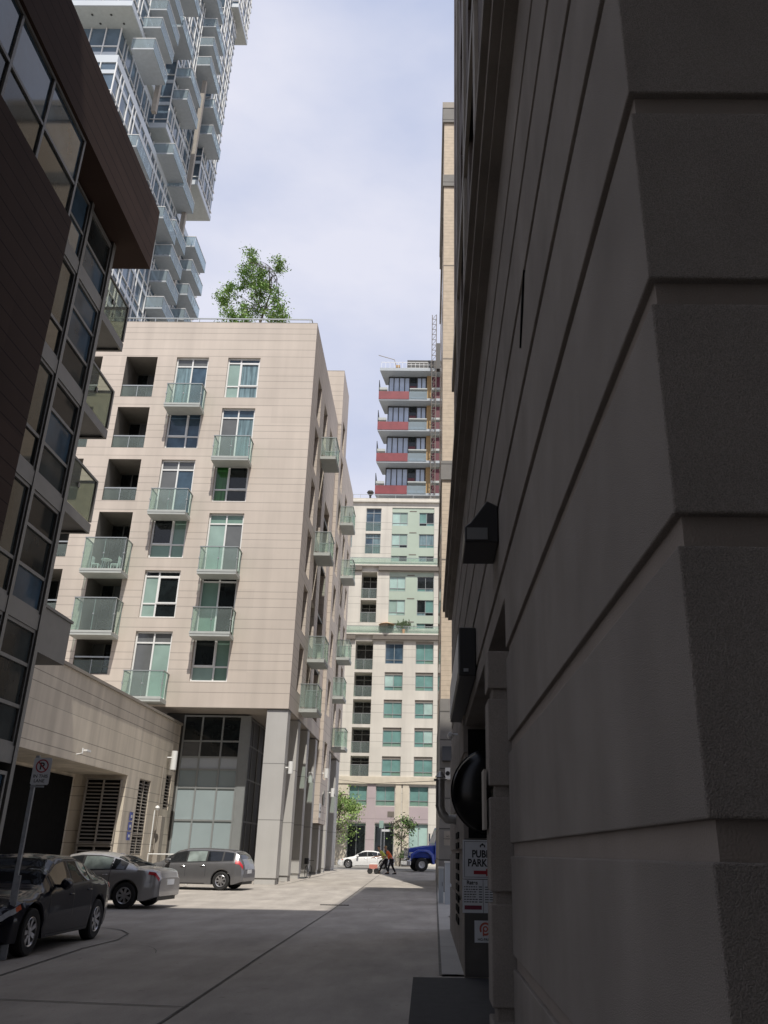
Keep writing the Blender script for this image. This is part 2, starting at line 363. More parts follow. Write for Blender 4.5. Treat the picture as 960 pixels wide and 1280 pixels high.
# ------------------------------------------------------------ ground
def ground_sheet(name, x0, x1, ys, m, dz=0.0, kind='structure', label=None, xoff=None):
    mb = MB(); n = len(ys)
    vs = []
    for y in ys: vs += [(x0, y, gz(y) + dz), (x1, y, gz(y) + dz)]
    return tag(mb.add(vs, [(2 * i, 2 * i + 1, 2 * i + 3, 2 * i + 2) for i in range(n - 1)]).build(name, m), kind=kind)
ground_sheet('ground', -700, 700, [-300, -20, 0, 15, 30, 45, 60, 75, 87.2, 300, 900], 'ground')
ground_sheet('road', -300, 300, [75.2, 77.5, 80, 82.3], 'road', .006)
kb = MB(); kb.box(-300, 82.3, .2, 300, 82.5, gz(82.4) + .13); tag(kb.build('kerb', 'path'), kind='structure')
pv = MB()
pv.add([(-300, 82.5, gz(82.5) + .125), (300, 82.5, gz(82.5) + .125), (300, 87.5, gz(87) + .13), (-300, 87.5, gz(87) + .13)], [(0, 1, 2, 3)])
tag(pv.build('pavement', 'path'), kind='structure')
# raised gutter walk along the right-hand wall
gw = MB(); ys = [13.72, 20, 26, 30, 36, 42, 50, 60, 70]; xl = lambda y: .25 + (y - 14) * .0095
for a, b in zip(ys[:-1], ys[1:]):
    gw.add([(xl(a), a, gz(a) + .03), (.95 if a > 21 else .64, a, gz(a) + .03), (.95 if a > 21 else .64, b, gz(b) + .03), (xl(b), b, gz(b) + .03), (xl(a), a, gz(a)), (xl(b), b, gz(b))], [(0, 1, 2, 3), (0, 3, 5, 4)])
tag(gw.build('path', 'path'), kind='structure')
ap = MB(); ap.add([(-.15, -8, .006), (5.5, -8, .006), (5.5, 13.56, .006), (-.17, 13.56, .006)], [(0, 1, 2, 3)])
tag(ap.build('driveway', 'asphalt'), kind='structure')
jm = MB()
def joint(pts, wd=.035, dz=.010):
    for (a, b) in zip(pts[:-1], pts[1:]):
        a = Vector((a[0], a[1], 0)); b = Vector((b[0], b[1], 0)); d = (b - a).normalized(); q = Vector((-d.y, d.x, 0)) * wd / 2
        k = max(1, int((b - a).length / 4)); 
        for i in range(k):
            p = a + (b - a) * i / k; r_ = a + (b - a) * (i + 1) / k
            jm.add([(p.x - q.x, p.y - q.y, gz(p.y) + dz), (r_.x - q.x, r_.y - q.y, gz(r_.y) + dz), (r_.x + q.x, r_.y + q.y, gz(r_.y) + dz), (p.x + q.x, p.y + q.y, gz(p.y) + dz)], [(0, 1, 2, 3)])
joint([(-2.66, -5), (-2.7, 10), (-2.78, 16), (-2.86, 27), (-3.02, 41.5), (-3.2, 58), (-3.3, 72)], .034)
joint([(-9, 10.6), (-4.93, 11.02), (-2.66, 10.75)], .03)
joint([(-6.9, 7), (-5.85, 12.9), (-6.05, 16.4), (-5.98, 18.0), (-6.2, 19.3), (-6.6, 20.05), (-6.95, 20.4), (-8, 20.9)], .04)
joint([(-8.2, 46.6), (-7.2, 44.4), (-7.0, 47), (-6.9, 60), (-6.8, 73)], .04)
joint([(-13, 33.0), (-7, 34.0), (-2.9, 34.2)], .03)
joint([(-2.9, 34.2), (.3, 33.2)], .03); joint([(-2.8, 21.5), (.3, 21.5)], .02); joint([(-2.95, 50), (.4, 50)], .03); joint([(-7, 58.5), (.4, 58.5)], .03); joint([(-3.3, 66.5), (.4, 66.5)], .03)
for y in (17.5, 21.3, 25.1, 28.9, 33): joint([(xl(y) + .01, y), (.62, y)], .02, .038)
joint([(xl(13.8) - .02, 13.8), (xl(50) - .02, 50)], .045, .012)
rc = random.Random(21)
for _ in range(9):
    x, y = rc.uniform(-6, -.3), rc.uniform(11, 40); a = rc.uniform(-.6, .6) + (1.57 if rc.random() < .3 else 0); pts = [(x, y)]
    for k in range(rc.randint(5, 11)):
        a += rc.uniform(-.5, .5); x += .28 * math.cos(a); y += .28 * math.sin(a) * 1.5; pts.append((x, y))
    for q_ in range(len(pts) - 1): joint(pts[q_:q_ + 2], .011, .009)
tag(jm.build('paving_joints', 'joint'), kind='structure')
dg = thing('drain_grate', 'narrow dark slotted drain in the shaded concrete lane', 'drain', (-3.05, 30.6, gz(30.6)))
m = MB(); [m.box(-.45 + .1 * k, -.09, .002, -.38 + .1 * k, .09, .014) for k in range(9)]; m.box(-.48, -.12, .001, .48, -.09, .016); m.box(-.48, .09, .001, .48, .12, .016); m.build('grate', 'metal_dark', dg)

# ------------------------------------------------------------ beige apartment block (left, middle distance)
bb = thing('apartment_building', 'beige panelled apartment block with glass balconies standing on grey columns', 'building', (-16, 58, 0))
RB = (-16.0, 58.0, 0.0)
def rel(p, r): return (p[0] - r[0], p[1] - r[1], p[2] - r[2])
rows = [(27.68, 30.58), (24.13, 26.93), (20.65, 23.35), (17.1, 19.9), (13.58, 16.35), (10.06, 12.8)]
X0 = -24.6
ops = []
for ci, (a, b) in {'A': (-19.43, -17.45), 'Z': (-22.75, -20.95)}.items():
    for i, (z0, z1) in enumerate(rows):
        if ci == 'A' and i >= 3: z0 = [16.02, 12.5, 10.39][i - 3]
        ops.append((a - X0, b - X0, z0, z1, 2.2))
Bx = (-16.22, -14.18); Cx = (-12.95, -10.9)
# kinds: w = window sash left/right, d = door
Bk = ['d', 'wl', 'd', 'wl', 'wr', 'd']; Ck = ['wr', 'd', 'wr', 'd', 'd', 'wl']
winlist = []
for (xx, ks) in ((Bx, Bk), (Cx, Ck)):
    for i, k in enumerate(ks):
        z0, z1 = rows[i]
        if k == 'd': z0 = z0 - 1.05
        ops.append((xx[0] - X0, xx[1] - X0, z0, z1, .22)); winlist.append((xx, i, k, z0, z1))
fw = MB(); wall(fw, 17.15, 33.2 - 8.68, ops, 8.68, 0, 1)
fw.build('front_wall', ['beige', 'loggia_shade'], bb, rel((X0, 44.8, 0), RB))
panesel = {('B', 0): ['g_grey', 'g_curtain', 'g_blue'], ('B', 1): ['g_blue', 'g_blue', 'g_blue', 'g_dark'], ('B', 2): ['g_grey', 'g_grey', 'g_blue'], ('B', 3): ['g_dark', 'g_green', 'g_green', 'g_dark'],
           ('B', 4): ['g_dark', 'g_dark', 'g_pale', 'g_dark'], ('B', 5): ['g_grey', 'g_grey', 'g_pale'],
           ('C', 0): ['g_curtain', 'g_curtain', 'g_pale', 'g_blue'], ('C', 1): ['g_blue', 'g_grey', 'g_curtain'], ('C', 2): ['g_dark', 'g_dark', 'g_greencur', 'g_dark'], ('C', 3): ['g_green', 'g_pale', 'g_grey'],
           ('C', 4): ['g_dark', 'g_green', 'g_dark'], ('C', 5): ['g_dark', 'g_pale', 'g_green', 'g_dark']}
def win_w(parent, loc, rz, w, h, left, pn, fm='white', label=None):
    """pn = sash pane, lower pane, long pane, transom"""
    m = w * (.6 if left else .4)
    def f(i, k):
        side = (i == 0) if left else (i == 1)
        if k == 2: return pn[3]
        if side: return pn[1] if k == 0 else pn[0]
        return pn[2]
    s = (0.02, m, h * .30, h - .34) if left else (m, w - .02, h * .30, h - .34)
    return window(parent, loc, rz, w, h, [m], [h * .30, h - .34], f, fm, sash=s, label=label)
def win_d(parent, loc, rz, w, h, pn, fm='white', label=None):
    return window(parent, loc, rz, w, h, [w * .5], [h - .62], lambda i, k: pn[0] if k == 1 else pn[1 + i], fm, label=label)
for (xx, i, k, z0, z1) in winlist:
    c = 'B' if xx is Bx else 'C'; pn = panesel[(c, i)]; loc = rel((xx[0] + .003, 44.8 + .14, z0 + .003), RB); w_ = xx[1] - xx[0] - .006; h_ = z1 - z0 - .006
    if k == 'd':
        win_d(bb, loc, 0, w_, h_, pn, label='sliding balcony door with a transom'); balcony(bb, rel((xx[0] - .0, 44.8, z0 - .02), RB), 0, 2.18, 1.05, 1.42)
    else: win_w(bb, loc, 0, w_, h_, k == 'wl', pn)
# loggias: back windows, low rails and two hanging balconies
for (a, b) in ((-19.43, -17.45), (-22.75, -20.95)):
    for i, (z0, z1) in enumerate(rows):
        if a > -20 and i >= 3: z0 = [16.02, 12.5, 10.39][i - 3]
        window(bb, rel((a + .003, 44.8 + 2.1, z0 + .003), RB), 0, b - a - .006, z1 - z0 - .006, [.75, 1.3], [(z1 - z0) * .35], lambda i_, k_: random.choice(['g_dark', 'g_dark', 'g_grey']), 'mullion', .07)
        if not (a > -20 and i in (3, 4)):
            r = MB(); r.box(.01, .05, .78 if i < 3 else .9, b - a - .01, .1, .86 if i < 3 else .98); r.box((b - a) / 2 - .02, .055, .0, (b - a) / 2 + .02, .095, .8)
            ro = r.build('railing', 'alu', bb, rel((a, 44.8, z0), RB)); g = MB(); g.box(.02, .07, .05, b - a - .02, .085, .78); g.build('guard_glass', 'guard', ro)
for z in (16.0, 12.48): balcony(bb, rel((-19.5, 44.8, z), RB), 0, 2.35, 1.1, 1.9)
# white table and chairs seen through the upper hanging balcony
tt = thing('patio_table', 'white garden table with chairs on the balcony above the garage roof', 'patio table', (-18.3, 44.25, 16.0))
m = MB(); m.lathe([(0, .72), (.3, .72), (.3, .75), (0, .75)], (0, 0, 0), 'z', 16); m.build('table_top', 'white', tt)
m = MB(); [m.tube([(.2 * math.cos(a), .2 * math.sin(a), 0), (.1 * math.cos(a), .1 * math.sin(a), .72)], .02, 6) for a in (0, 2.1, 4.2)]; m.build('leg', 'white', tt)
for sx in (-.55, .55):
    ch = thing('patio_chair', 'white slatted chair to the %s of the balcony table' % ('left' if sx < 0 else 'right'), 'chair', (-18.3 + sx, 44.25, 16.0), 0, 'chairs on the balcony')
    m = MB(); m.box(-.2, -.2, .42, .2, .2, .46); m.build('seat', 'white', ch)
    m = MB(); x = .2 if sx > 0 else -.2
    for q in (-.15, 0, .15): m.box(x - .015, q - .03, .46, x + .015, q + .03, .9)
    m.build('backrest', 'white', ch)
    m = MB(); [m.box(a - .02, b - .02, 0, a + .02, b + .02, .42) for a in (-.18, .18) for b in (-.18, .18)]; m.build('leg', 'white', ch)

# side walls facing the lane
def sidewall(name, xp, y0, y1, z0, z1, ops_, m='beige'):
    mb = MB(); wall(mb, y1 - y0, z1 - z0, [(a - y0, b - y0, c, d, e) for (a, b, c, d, e) in ops_], z0)
    return mb.build(name, m, bb, rel((xp, y0, 0), RB), R(90))
o1 = []; sidewin = []
for i, (z0, z1) in enumerate(rows):
    sidewin.append((-7.45, 47.0, 48.7, z0, z1, 'w'))
    if i in (1, 3, 5): sidewin.append((-7.45, 50.4, 52.2, z0 - .8, z1, 'd'))
    elif i < 5: sidewin.append((-7.45, 50.4, 52.2, z0, z1, 'w'))
sidewin = [s for s in sidewin]
rec = (53.7, 56.5, 9.6, 24.6, 1.9)
ob1 = [(a, b, c, d, .7) for (x, a, b, c, d, k) in sidewin] + [rec, (54.0, 55.7, 27.68, 30.58, .7)]
sidewall('side_wall', -7.45, 44.8, 58.5, 8.68, 33.2, ob1)
sidewin.append((-7.45, 54.0, 55.7, 27.68, 30.58, 'w'))
s2 = []
for i, (z0, z1) in enumerate(rows): s2.append((-7.2, 59.6, 61.2, z0 + .6, z1 + .4, 'w'))
s2.append((-7.2, 59.6, 61.2, 31.6, 34.2, 'w')); s2.append((-7.2, 59.6, 61.2, 6.3, 8.8, 'w'))
sidewall('side_wall', -7.2, 58.5, 62.7, 3.4, 38.2, [(a, b, c, d, .7) for (x, a, b, c, d, k) in s2] )
s3 = []
for i, (z0, z1) in enumerate(rows):
    s3.append((-7.45, 63.6, 65.0, z0, z1, 'w'))
    s3.append((-7.45, 66.2, 67.9, z0 - (.8 if i in (1, 3, 5) else 0), z1, 'd' if i in (1, 3, 5) else 'w')); s3.append((-7.45, 70.2, 71.8, z0, z1, 'w'))
sidewall('side_wall', -7.45, 62.7, 73.2, 8.75, 33.4, [(a, b, c, d, .7) for (x, a, b, c, d, k) in s3])
for (x, a, b, z0, z1, k) in sidewin + s2 + s3:
    pn = random.choice([['g_dark'] * 4, ['g_brown', 'g_dark', 'g_green', 'g_dark'], ['g_dark', 'g_pale', 'g_brown', 'g_dark']])
    loc = rel((x - .58, a + .003, z0 + .003), RB)
    if k == 'w': win_w(bb, loc, R(90), b - a - .006, z1 - z0 - .006, random.random() < .5, pn, 'alu')
    else: win_d(bb, loc, R(90), b - a - .006, z1 - z0 - .006, pn, 'alu')
for (x, y, z) in ((-7.45, 49.9, 26.2), (-7.45, 49.9, 19.35), (-7.45, 50.2, 12.55), (-7.45, 48.3, 9.25), (-7.2, 61.0, 25.8), (-7.45, 65.8, 22.95), (-7.45, 65.8, 16.1), (-7.45, 62.9, 12.5), (-7.45, 65.9, 9.15)):
    balcony(bb, rel((x, y, z), RB), R(90), 2.2, 1.05, 1.42)
m = MB()
m.box(-24.6, 47.15, 8.9, -9.8, 73.0, 32.9); m.box(-10.0, 58.6, 33.5, -9.0, 62.5, 38.1)
m.box(-9.79, 57.2, 8.9, -7.9, 58.49, 32.9)
m.build('core', 'g_dark', bb, rel((0, 0, 0), RB))
m = MB(); m.box(-9.6, 53.5, 9.5, -9.36, 56.7, 25); [m.box(-9.4, 53.72, z, -7.5, 56.48, z + .2) for z in (12.8, 16.35, 19.9, 23.3)]; m.build('recess', 'metal_dark', bb, rel((0, 0, 0), RB))
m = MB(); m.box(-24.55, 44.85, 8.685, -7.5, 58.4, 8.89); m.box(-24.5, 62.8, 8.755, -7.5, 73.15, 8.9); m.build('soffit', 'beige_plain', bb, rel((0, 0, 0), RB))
m = MB(); m.box(-24.6, 44.8, 33.2, -7.45, 58.6, 33.26); m.box(-24.6, 62.7, 33.4, -7.45, 73.2, 33.46); m.box(-14, 58.5, 38.2, -7.2, 62.7, 38.28); m.build('roof', 'trim_light', bb, rel((0, 0, 0), RB))
m = MB(); m.quad((-14, 58.5, 33.26), (-7.2, 58.5, 33.26), (-7.2, 58.5, 38.2), (-14, 58.5, 38.2)); m.quad((-7.45, 58.5, 3.4), (-7.2, 58.5, 3.4), (-7.2, 58.5, 33.2), (-7.45, 58.5, 33.2))
m.quad((-10, 58.5, 3.4), (-7.45, 58.5, 3.4), (-7.45, 58.5, 8.67), (-10, 58.5, 8.67)); m.quad((-7.2, 62.7, 3.4), (-7.2, 62.7, 38.2), (-14, 62.7, 38.2), (-14, 62.7, 3.4)); m.quad((-24.6, 73.2, 8.75), (-24.6, 73.2, 33.4), (-7.45, 73.2, 33.4), (-7.45, 73.2, 8.75))
m.build('return_wall', 'beige', bb, rel((0, 0, 0), RB))
# columns
for i, (y0, y1) in enumerate(((44.9, 45.8), (48.8, 49.7), (52.8, 53.7), (56.9, 57.8), (61.3, 62.2), (65.6, 66.5), (70.7, 73.1))):
    m = MB(); top = 8.68 if i not in (3, 4) else (8.6 if i == 3 else 3.39); m.box(-8.6, y0, gz(y0) + .28, -7.47, y1, top); m.box(-8.56, y0 + .04, gz(y0) - .1, -7.51, y1 - .04, gz(y0) + .28)
    m.build('column', 'concrete', bb, rel((0, 0, 0), RB), bevel=.02)
for (y, z, x) in ((44.95, 5.6, -7.45), (52.9, 5.75, -7.45), (58.7, 6.5, -7.18), (65.8, 5.7, -7.45)):
    m = MB(); m.tube([(x, y + .3, z + .1), (x + .18, y + .3, z + .1)], .04, 8); m.lathe([(0, .62), (.13, .62), (.13, 0), (0, 0)], (x + .27, y + .3, z - .2), 'z', 14)
    m.build('wall_lamp', 'white', bb, rel((0, 0, 0), RB), smooth=True)
m = MB(); m.lathe([(0, 0), (.5, 0), (.5, .08), (0, .08)], (-7.2, 60.4, 5.1), 'x', 20); m.build('round_vent', 'mullion', bb, rel((0, 0, 0), RB))
# base: glazed lobby set back behind the columns
m = MB(); m.box(-14.6, 47.25, 0, -10.05, 57, 8.67); m.box(-14.6, 46.99, 0, -13.59, 47.25, 8.67); m.box(-12, 57, 0, -10.2, 73, 8.67); m.box(-10.1, 57.9, 0.0, -9.4, 73, 8.67); m.build('lobby_core', 'metal_dark', bb, rel((0, 0, 0), RB))
zs = [3.1, 4.75, 5.7, 6.35, 7.2]
def lob(i, k):
    if k == 3: return 'whitegrey'
    return 'frost' if k <= 2 else ('g_dark' if (i, k) != (0, 4) else 'g_grey')
window(bb, rel((-13.58, 47.0, .15), RB), 0, 3.25, 8.45, [1.05, 2.2], [z - .15 for z in zs], lob, 'alu', .09, label='tall frosted glazing of the lobby behind the parked wagon')
m = MB(); m.box(-10.32, 46.98, .05, -9.85, 47.24, 8.6); m.build('corner_post', 'alu', bb, rel((0, 0, 0), RB))
window(bb, rel((-10.0, 47.3, .1), RB), R(90), 10.2, 8.5, [1.6, 3.2, 4.8, 6.4, 8.0], [3.0, 5.2, 7.0], lambda i, k: 'maroon' if (i in (1, 2) and k == 0) else 'g_dark', 'mullion', .09, label='dark lobby glazing facing the columns')
# roof rail
m = MB(); m.box(-24.5, 45.25, 33.82, -7.9, 45.31, 33.89); m.box(-7.94, 45.31, 33.82, -7.88, 57, 33.89)
for k in range(12): m.box(-24 + k * 1.45, 45.26, 33.26, -23.96 + k * 1.45, 45.3, 33.82)
for k in range(7): m.box(-7.93, 46.5 + k * 1.6, 33.26, -7.89, 46.54 + k * 1.6, 33.82)
m.build('roof_railing', 'alu', bb, rel((0, 0, 0), RB))

# ------------------------------------------------------------ low limestone garage wing
gb = thing('garage_building', 'low limestone garage wing with louvres and a dark vehicle entrance behind the parked cars', 'building', (-18, 34, 0)); RG = (-18.0, 34.0, 0.0)
m = MB(); wall(m, 25, 8.1, [(2.0, 17.5, -.1, 4.75, 2.4), (19.25, 20.95, 1.35, 4.75, .2), (23.4, 24.4, 3.55, 5.3, .2)], -.1)
m.build('front_wall', 'lowwall', gb, rel((-13.7, 22, 0), RG), R(90))
m = MB(); m.box(-27, 22, 8.0, -13.6, 44.79, 8.12); m.box(-13.75, 44.8, 8.0, -13.6, 47, 8.12); m.build('coping', 'trim_light', gb, rel((0, 0, 0), RG))
m = MB(); m.box(-26.9, 22.1, 0, -16.11, 44.7, 7.99); m.box(-16.05, 39.6, 0, -14.2, 47, 7.98); m.build('core', 'lowwall', gb, rel((0, 0, 0), RG))
m = MB(); m.box(-16.1, 24.4, 0, -16.02, 39.1, 4.6); m.build('garage_door', 'matteblack', gb, rel((0, 0, 0), RG))
m = MB(); m.box(-16.0, 27, 1.05, -15.95, 37.5, 1.15); m.build('barrier_rail', 'trim_light', gb, rel((0, 0, 0), RG))
def louvre(x0, y0, z0, w_, h_, rz, split=True, n=None):
    fr = MB(); fr.box(0, -.01, 0, .05, .1, h_); fr.box(w_ - .05, -.01, 0, w_, .1, h_); fr.box(.05, -.01, 0, w_ - .05, .1, .05); fr.box(.05, -.01, h_ - .05, w_ - .05, .1, h_)
    if split: fr.box(w_ / 2 - .03, -.015, .05, w_ / 2 + .03, .09, h_ - .05)
    fr.box(.06, .12, .06, w_ - .06, .14, h_ - .06, 1)
    n = n or int(h_ / .17)
    for k in range(n):
        z = .08 + (h_ - .16) * k / n
        fr.quad((.05, .0, z), (w_ - .05, .0, z), (w_ - .05, .05, z + .05), (.05, .05, z + .05))
        fr.quad((.05, .0, z), (.05, .0, z - .012), (w_ - .05, .0, z - .012), (w_ - .05, .0, z))
    return fr.build('louvre', ['trim_light', 'matteblack'], gb, rel((x0, y0, z0), RG), rz)
louvre(-13.75, 41.25, 2.25, 1.7, 2.5, R(90), n=16); louvre(-13.75, 41.25, 1.35, 1.7, .86, R(90), n=6); louvre(-13.75, 45.4, 3.55, 1.0, 1.75, R(90), False)
louvre(-15.5, 39.34, 1.8, 1.62, 2.78, 0, n=17); louvre(-15.5, 39.34, .1, 1.62, 1.65, 0, n=10)
m = MB(); m.tube([(-13.68, 33.3, 5.0), (-13.45, 33.3, 5.05), (-13.45, 33.3, 5.25)], .03, 6); m.box(-13.5, 33.5, 5.15, -13.35, 33.9, 5.22); m.build('wall_camera', 'white', gb, rel((0, 0, 0), RG))
m = MB(); m.lathe([(0, 0), (.16, 0), (.16, .95), (0, .95)], (-13.35, 45.2, 5.5), 'z', 14); m.tube([(-13.68, 45.1, 6.1), (-13.4, 45.1, 6.1)], .04, 6); 
m.build('wall_lamp', 'white', gb, rel((0, 0, 0), RG), smooth=True); m = MB(); m.tube([(-13.66, 44.6, 1.6), (-13.66, 44.6, 5.6)], .03, 6); m.build('conduit', 'trim_light', gb, rel((0, 0, 0), RG))
m = MB(); m.tube([(-13.62, 43.9, 1.5), (-13.62, 43.9, 3.45)], .03, 6); m.lathe([(0, -.12), (.08, -.09), (.12, 0), (.08, .09), (0, .12)], (-13.5, 43.9, 3.55), 'z', 12); m.build('globe_lamp', 'white', gb, rel((0, 0, 0), RG), smooth=True)
m = MB(); m.box(-13.69, 44.7, .3, -13.45, 45.3, 3.2); m.build('service_cabinet', 'trim_light', gb, rel((0, 0, 0), RG), bevel=.02)
bs = thing('wall_sign', 'small blue notice plates on the pale pier beside the louvre', 'sign', (-13.66, 40.6, 2.0))
m = MB()
for k, z in enumerate((0, .42, .84)): m.box(0, -.18, z, .03, .18, z + .36)
m.build('sign_plate', 'signblue', bs)
m = MB(); [m.box(.031, -.1, z + .12, .036, .1, z + .24) for z in (0, .42, .84)]; m.build('sign_text', 'signwhite', bs)
hr = thing('handrail', 'white pipe handrail by the lobby glazing behind the parked cars', 'handrail', (-12.4, 43.4, 0))
m = MB(); m.tube([(-1.1, 0, 0), (-1.1, 0, 1.42), (.9, 0, 1.42), (.9, 0, 0)], .035, 8); m.tube([(-1.1, 0, .8), (.9, 0, .8)], .025, 8); m.build('rail', 'white', hr, smooth=True)

# ------------------------------------------------------------ brown building (left, near)
br = thing('apartment_building', 'dark brown clad building with a bronze curtain wall on the near left', 'building', (-14, 10, 0)); RW = (-14.0, 10.0, 0.0)
XB = -9.5; XG = -10.3
m = MB(); m.box(-24, 3, 3.4, XB, 17.1, 16.85); m.build('wall', 'brown', br, rel((0, 0, 0), RW))
m = MB(); m.box(-24, 3, 19.62, XB, 22.5, 22.05); m.build('fascia', 'brown', br, rel((0, 0, 0), RW))
m = MB(); m.box(-24, 3, 22.05, -12, 22.4, 24.0); m.box(-24, 3, 0, -13.5, 21.3, 19.6); m.box(-13.5, 3, 0, -10.6, 21.15, 3.3); m.box(-13.5, 17.2, 3.3, -10.6, 21.15, 19.6); m.box(-13.5, 3, 16.9, -9.8, 17.0, 19.6); m.build('core', 'metal_dark', br, rel((0, 0, 0), RW))
def cw(y0, y1, z0, z1, x, ys, zs, pan, t=.09, label=None, name='window'):
    return window(br, rel((x, y0, z0), RW), R(90), y1 - y0, z1 - z0, [q - y0 for q in ys], [q - z0 for q in zs], pan, 'mullion', t, name, label)
rnd = lambda i, k: random.choice(['g_brown', 'g_brown', 'g_dark', 'g_blue'])
cw(3, 17.1, 16.87, 19.6, XB - .08, [4.6 + 1.75 * k for k in range(7)], [18.0], lambda i, k: 'g_blue' if k == 1 else 'g_brown', .09, 'ribbon of windows under the brown fascia', 'window_ribbon')
fl = [3.66 + 3.35 * k for k in range(6)]
for k, z in enumerate(fl):
    z1 = min(z + 3.35, 19.6) - .12
    if z1 - z < 1: continue
    cw(17.15, 19.4, z + .3, z1, XG, [], [z + 1.25], rnd); cw(19.5, 21.2, z + .3, z1, XG, [], [z + 1.25, z + 2.3], rnd)
m = MB()
for z in fl: m.box(-10.6, 17.12, z - .12, XG + .03, 21.3, z + .3)
m.box(-10.6, 19.38, 0, XG + .05, 19.52, 19.6); m.box(-10.6, 21.18, 0, XG + .06, 21.36, 19.6); m.box(-10.6, 17.1, 3.4, XG + .02, 17.16, 19.6); m.build('floor_band', 'mullion', br, rel((0, 0, 0), RW))
cw(3, 21.1, .1, 3.35, XG + .02, [5 + 2.1 * k for k in range(8)], [1.2, 2.3], rnd, .09, 'ground floor glazing', 'storefront')
# balconies off the far end of the brown building
for z in (17.2, 13.95, 10.75):
    s = MB(); s.box(-12.2, 21.37, z - .3, XG, 23.2, z - .1); s.box(-12.2, 23.14, z - .36, XG + .03, 23.24, z - .06); s.box(XG - .03, 21.37, z - .36, XG + .03, 23.14, z - .06)
    so = s.build('balcony', 'mullion', br, rel((0, 0, 0), RW))
    g = MB(); g.box(XG - .02, 21.4, z + .0, XG, 23.18, z + 1.3); g.box(-12.1, 23.18, z, XG - .04, 23.2, z + 1.3); g.build('guard_glass', 'guard_old', so, rel((0, 0, 0), (0, 0, 0)))
    r = MB(); r.box(XG - .04, 21.37, z + 1.3, XG + .03, 23.24, z + 1.37); r.box(-12.1, 23.16, z + 1.3, XG - .04, 23.24, z + 1.37); r.box(XG - .03, 23.12, z, XG + .04, 23.22, z + 1.3); r.box(XG + .0, 21.9, z + .6, XG + .05, 22.0, z + .75); r.build('railing', 'mullion', so)
m = MB(); m.box(-12.2, 21.37, 6.4, XG, 23.2, 7.6); m.box(-12.2, 21.37, 7.6, XG + .04, 23.25, 7.68); m.build("balcony", "mullion", br, rel((0, 0, 0), RW))
# ------------------------------------------------------------ stucco building (right, near)
sb = thing('corner_building', 'charcoal stucco building with deep horizontal grooves filling the right side of the picture', 'building', (4, 10, 0)); RS = (4.0, 10.0, 0.0)
tops = [1.02 + .708 * k for k in range(10)]; gh = .085; XR = .6; Z1 = 7.42
bandz = []
prev = -0.1
for t in tops:
    if t > Z1 - .3: break
    bandz.append((prev, t - gh)); prev = t
bandz.append((prev, Z1))
m = MB()
def shell(x, y0, y1, z0, z1): m.box(x, y0, z0, 9, y1, z1)
for (a, b) in bandz:
    if b < 3.5: m.box(XR, 1.89, a, 9, 6.38, b); m.box(.57, 13.6, a, 9, 21.5, b)
    elif a < 3.55: m.box(XR, 1.89, a, 9, 6.38, b); m.box(XR, 6.381, 3.55, 9, 13.599, b); m.box(.57, 13.6, a, 9, 21.5, b)
    else: m.box(XR, 1.89, a, 9, 21.5, b)
m.build('wall', 'stucco', sb, rel((0, 0, 0), RS), bevel=.006)
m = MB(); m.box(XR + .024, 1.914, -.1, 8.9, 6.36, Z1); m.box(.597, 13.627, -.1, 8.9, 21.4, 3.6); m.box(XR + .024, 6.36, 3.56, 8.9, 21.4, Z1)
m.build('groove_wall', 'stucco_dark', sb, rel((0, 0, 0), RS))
m = MB()
for (a, b) in ((-.1, .62), (.70, 1.33), (1.41, 2.04), (2.12, 2.75), (2.83, 3.12)): m.box(.455, 6.39, a, 1.4, 6.72, b)
m.box(.49, 6.42, -.1, 1.4, 6.69, 3.1); m.build('gate_post', 'stucco', sb, rel((0, 0, 0), RS), bevel=.01)
m = MB(); m.box(6.5, 6.4, 0, 6.6, 13.6, 3.6); m.box(XR + .1, 13.5, 0, 6.5, 13.598, 0.0) if False else None
m.build('garage_wall', 'metal_dark', sb, rel((0, 0, 0), RS))
m = MB(); m.box(.64, 13.577, 1.88, 4.2, 13.597, 3.5); m.build('recess_shade_panel', 'matteblack', sb, rel((0, 0, 0), RS))  # black sheet stands in for the shaded recess above the signs
m = MB(); m.box(.58, 13.582, .02, 4.2, 13.597, 1.87); m.build('pier_shade_panel', 'pier_shade', sb, rel((0, 0, 0), RS))  # dark sheet puts the pier's deep shade into its colour
m = MB(); m.box(.5, 1.75, Z1, 9.1, 21.55, 7.5); m.box(.42, 1.67, 7.5, 9.1, 21.6, 7.66); m.box(.36, 1.6, 7.66, 9.1, 21.62, 7.84); m.build('cornice', 'stucco', sb, rel((0, 0, 0), RS))
HB = 39.5
m = MB(); ups = []
for k in range(9):
    for j in range(5): ups.append((1.6 + 3.9 * j, 3.0 + 3.9 * j, 9.2 + 3.4 * k, 11.3 + 3.4 * k, .25))
wall(m, 21.5 - 1.89, HB - 7.84, ups, 7.84); m.build('upper_wall', 'brick_dark', sb, rel((.66, 21.5, 0), RS), R(-90))
m = MB(); m.box(.92, 1.9, 7.85, 9, 21.4, HB); m.build('core', 'metal_dark', sb, rel((0, 0, 0), RS))
m = MB(); m.quad((.66, 1.89, 7.84), (9, 1.89, 7.84), (9, 1.89, HB), (.66, 1.89, HB)); m.quad((.66, 21.5, 7.84), (9, 21.5, 7.84), (9, 21.5, HB), (.66, 21.5, HB)); m.quad((9, 1.89, 0), (9, 21.5, 0), (9, 21.5, HB), (9, 1.89, HB)); m.build('return_wall', 'brick_dark', sb, rel((0, 0, 0), RS))
m = MB(); m.box(.58, 1.89, HB - .2, 9, 21.52, HB + .3); 
for y in (5.2, 9.2, 13, 17.0): m.box(.6, y, 7.85, .665, y + .5, HB - .2)
m.box(.59, 1.9, 14.4, .66, 21.5, 14.9); m.build('stone_trim', 'trim_light', sb, rel((0, 0, 0), RS))
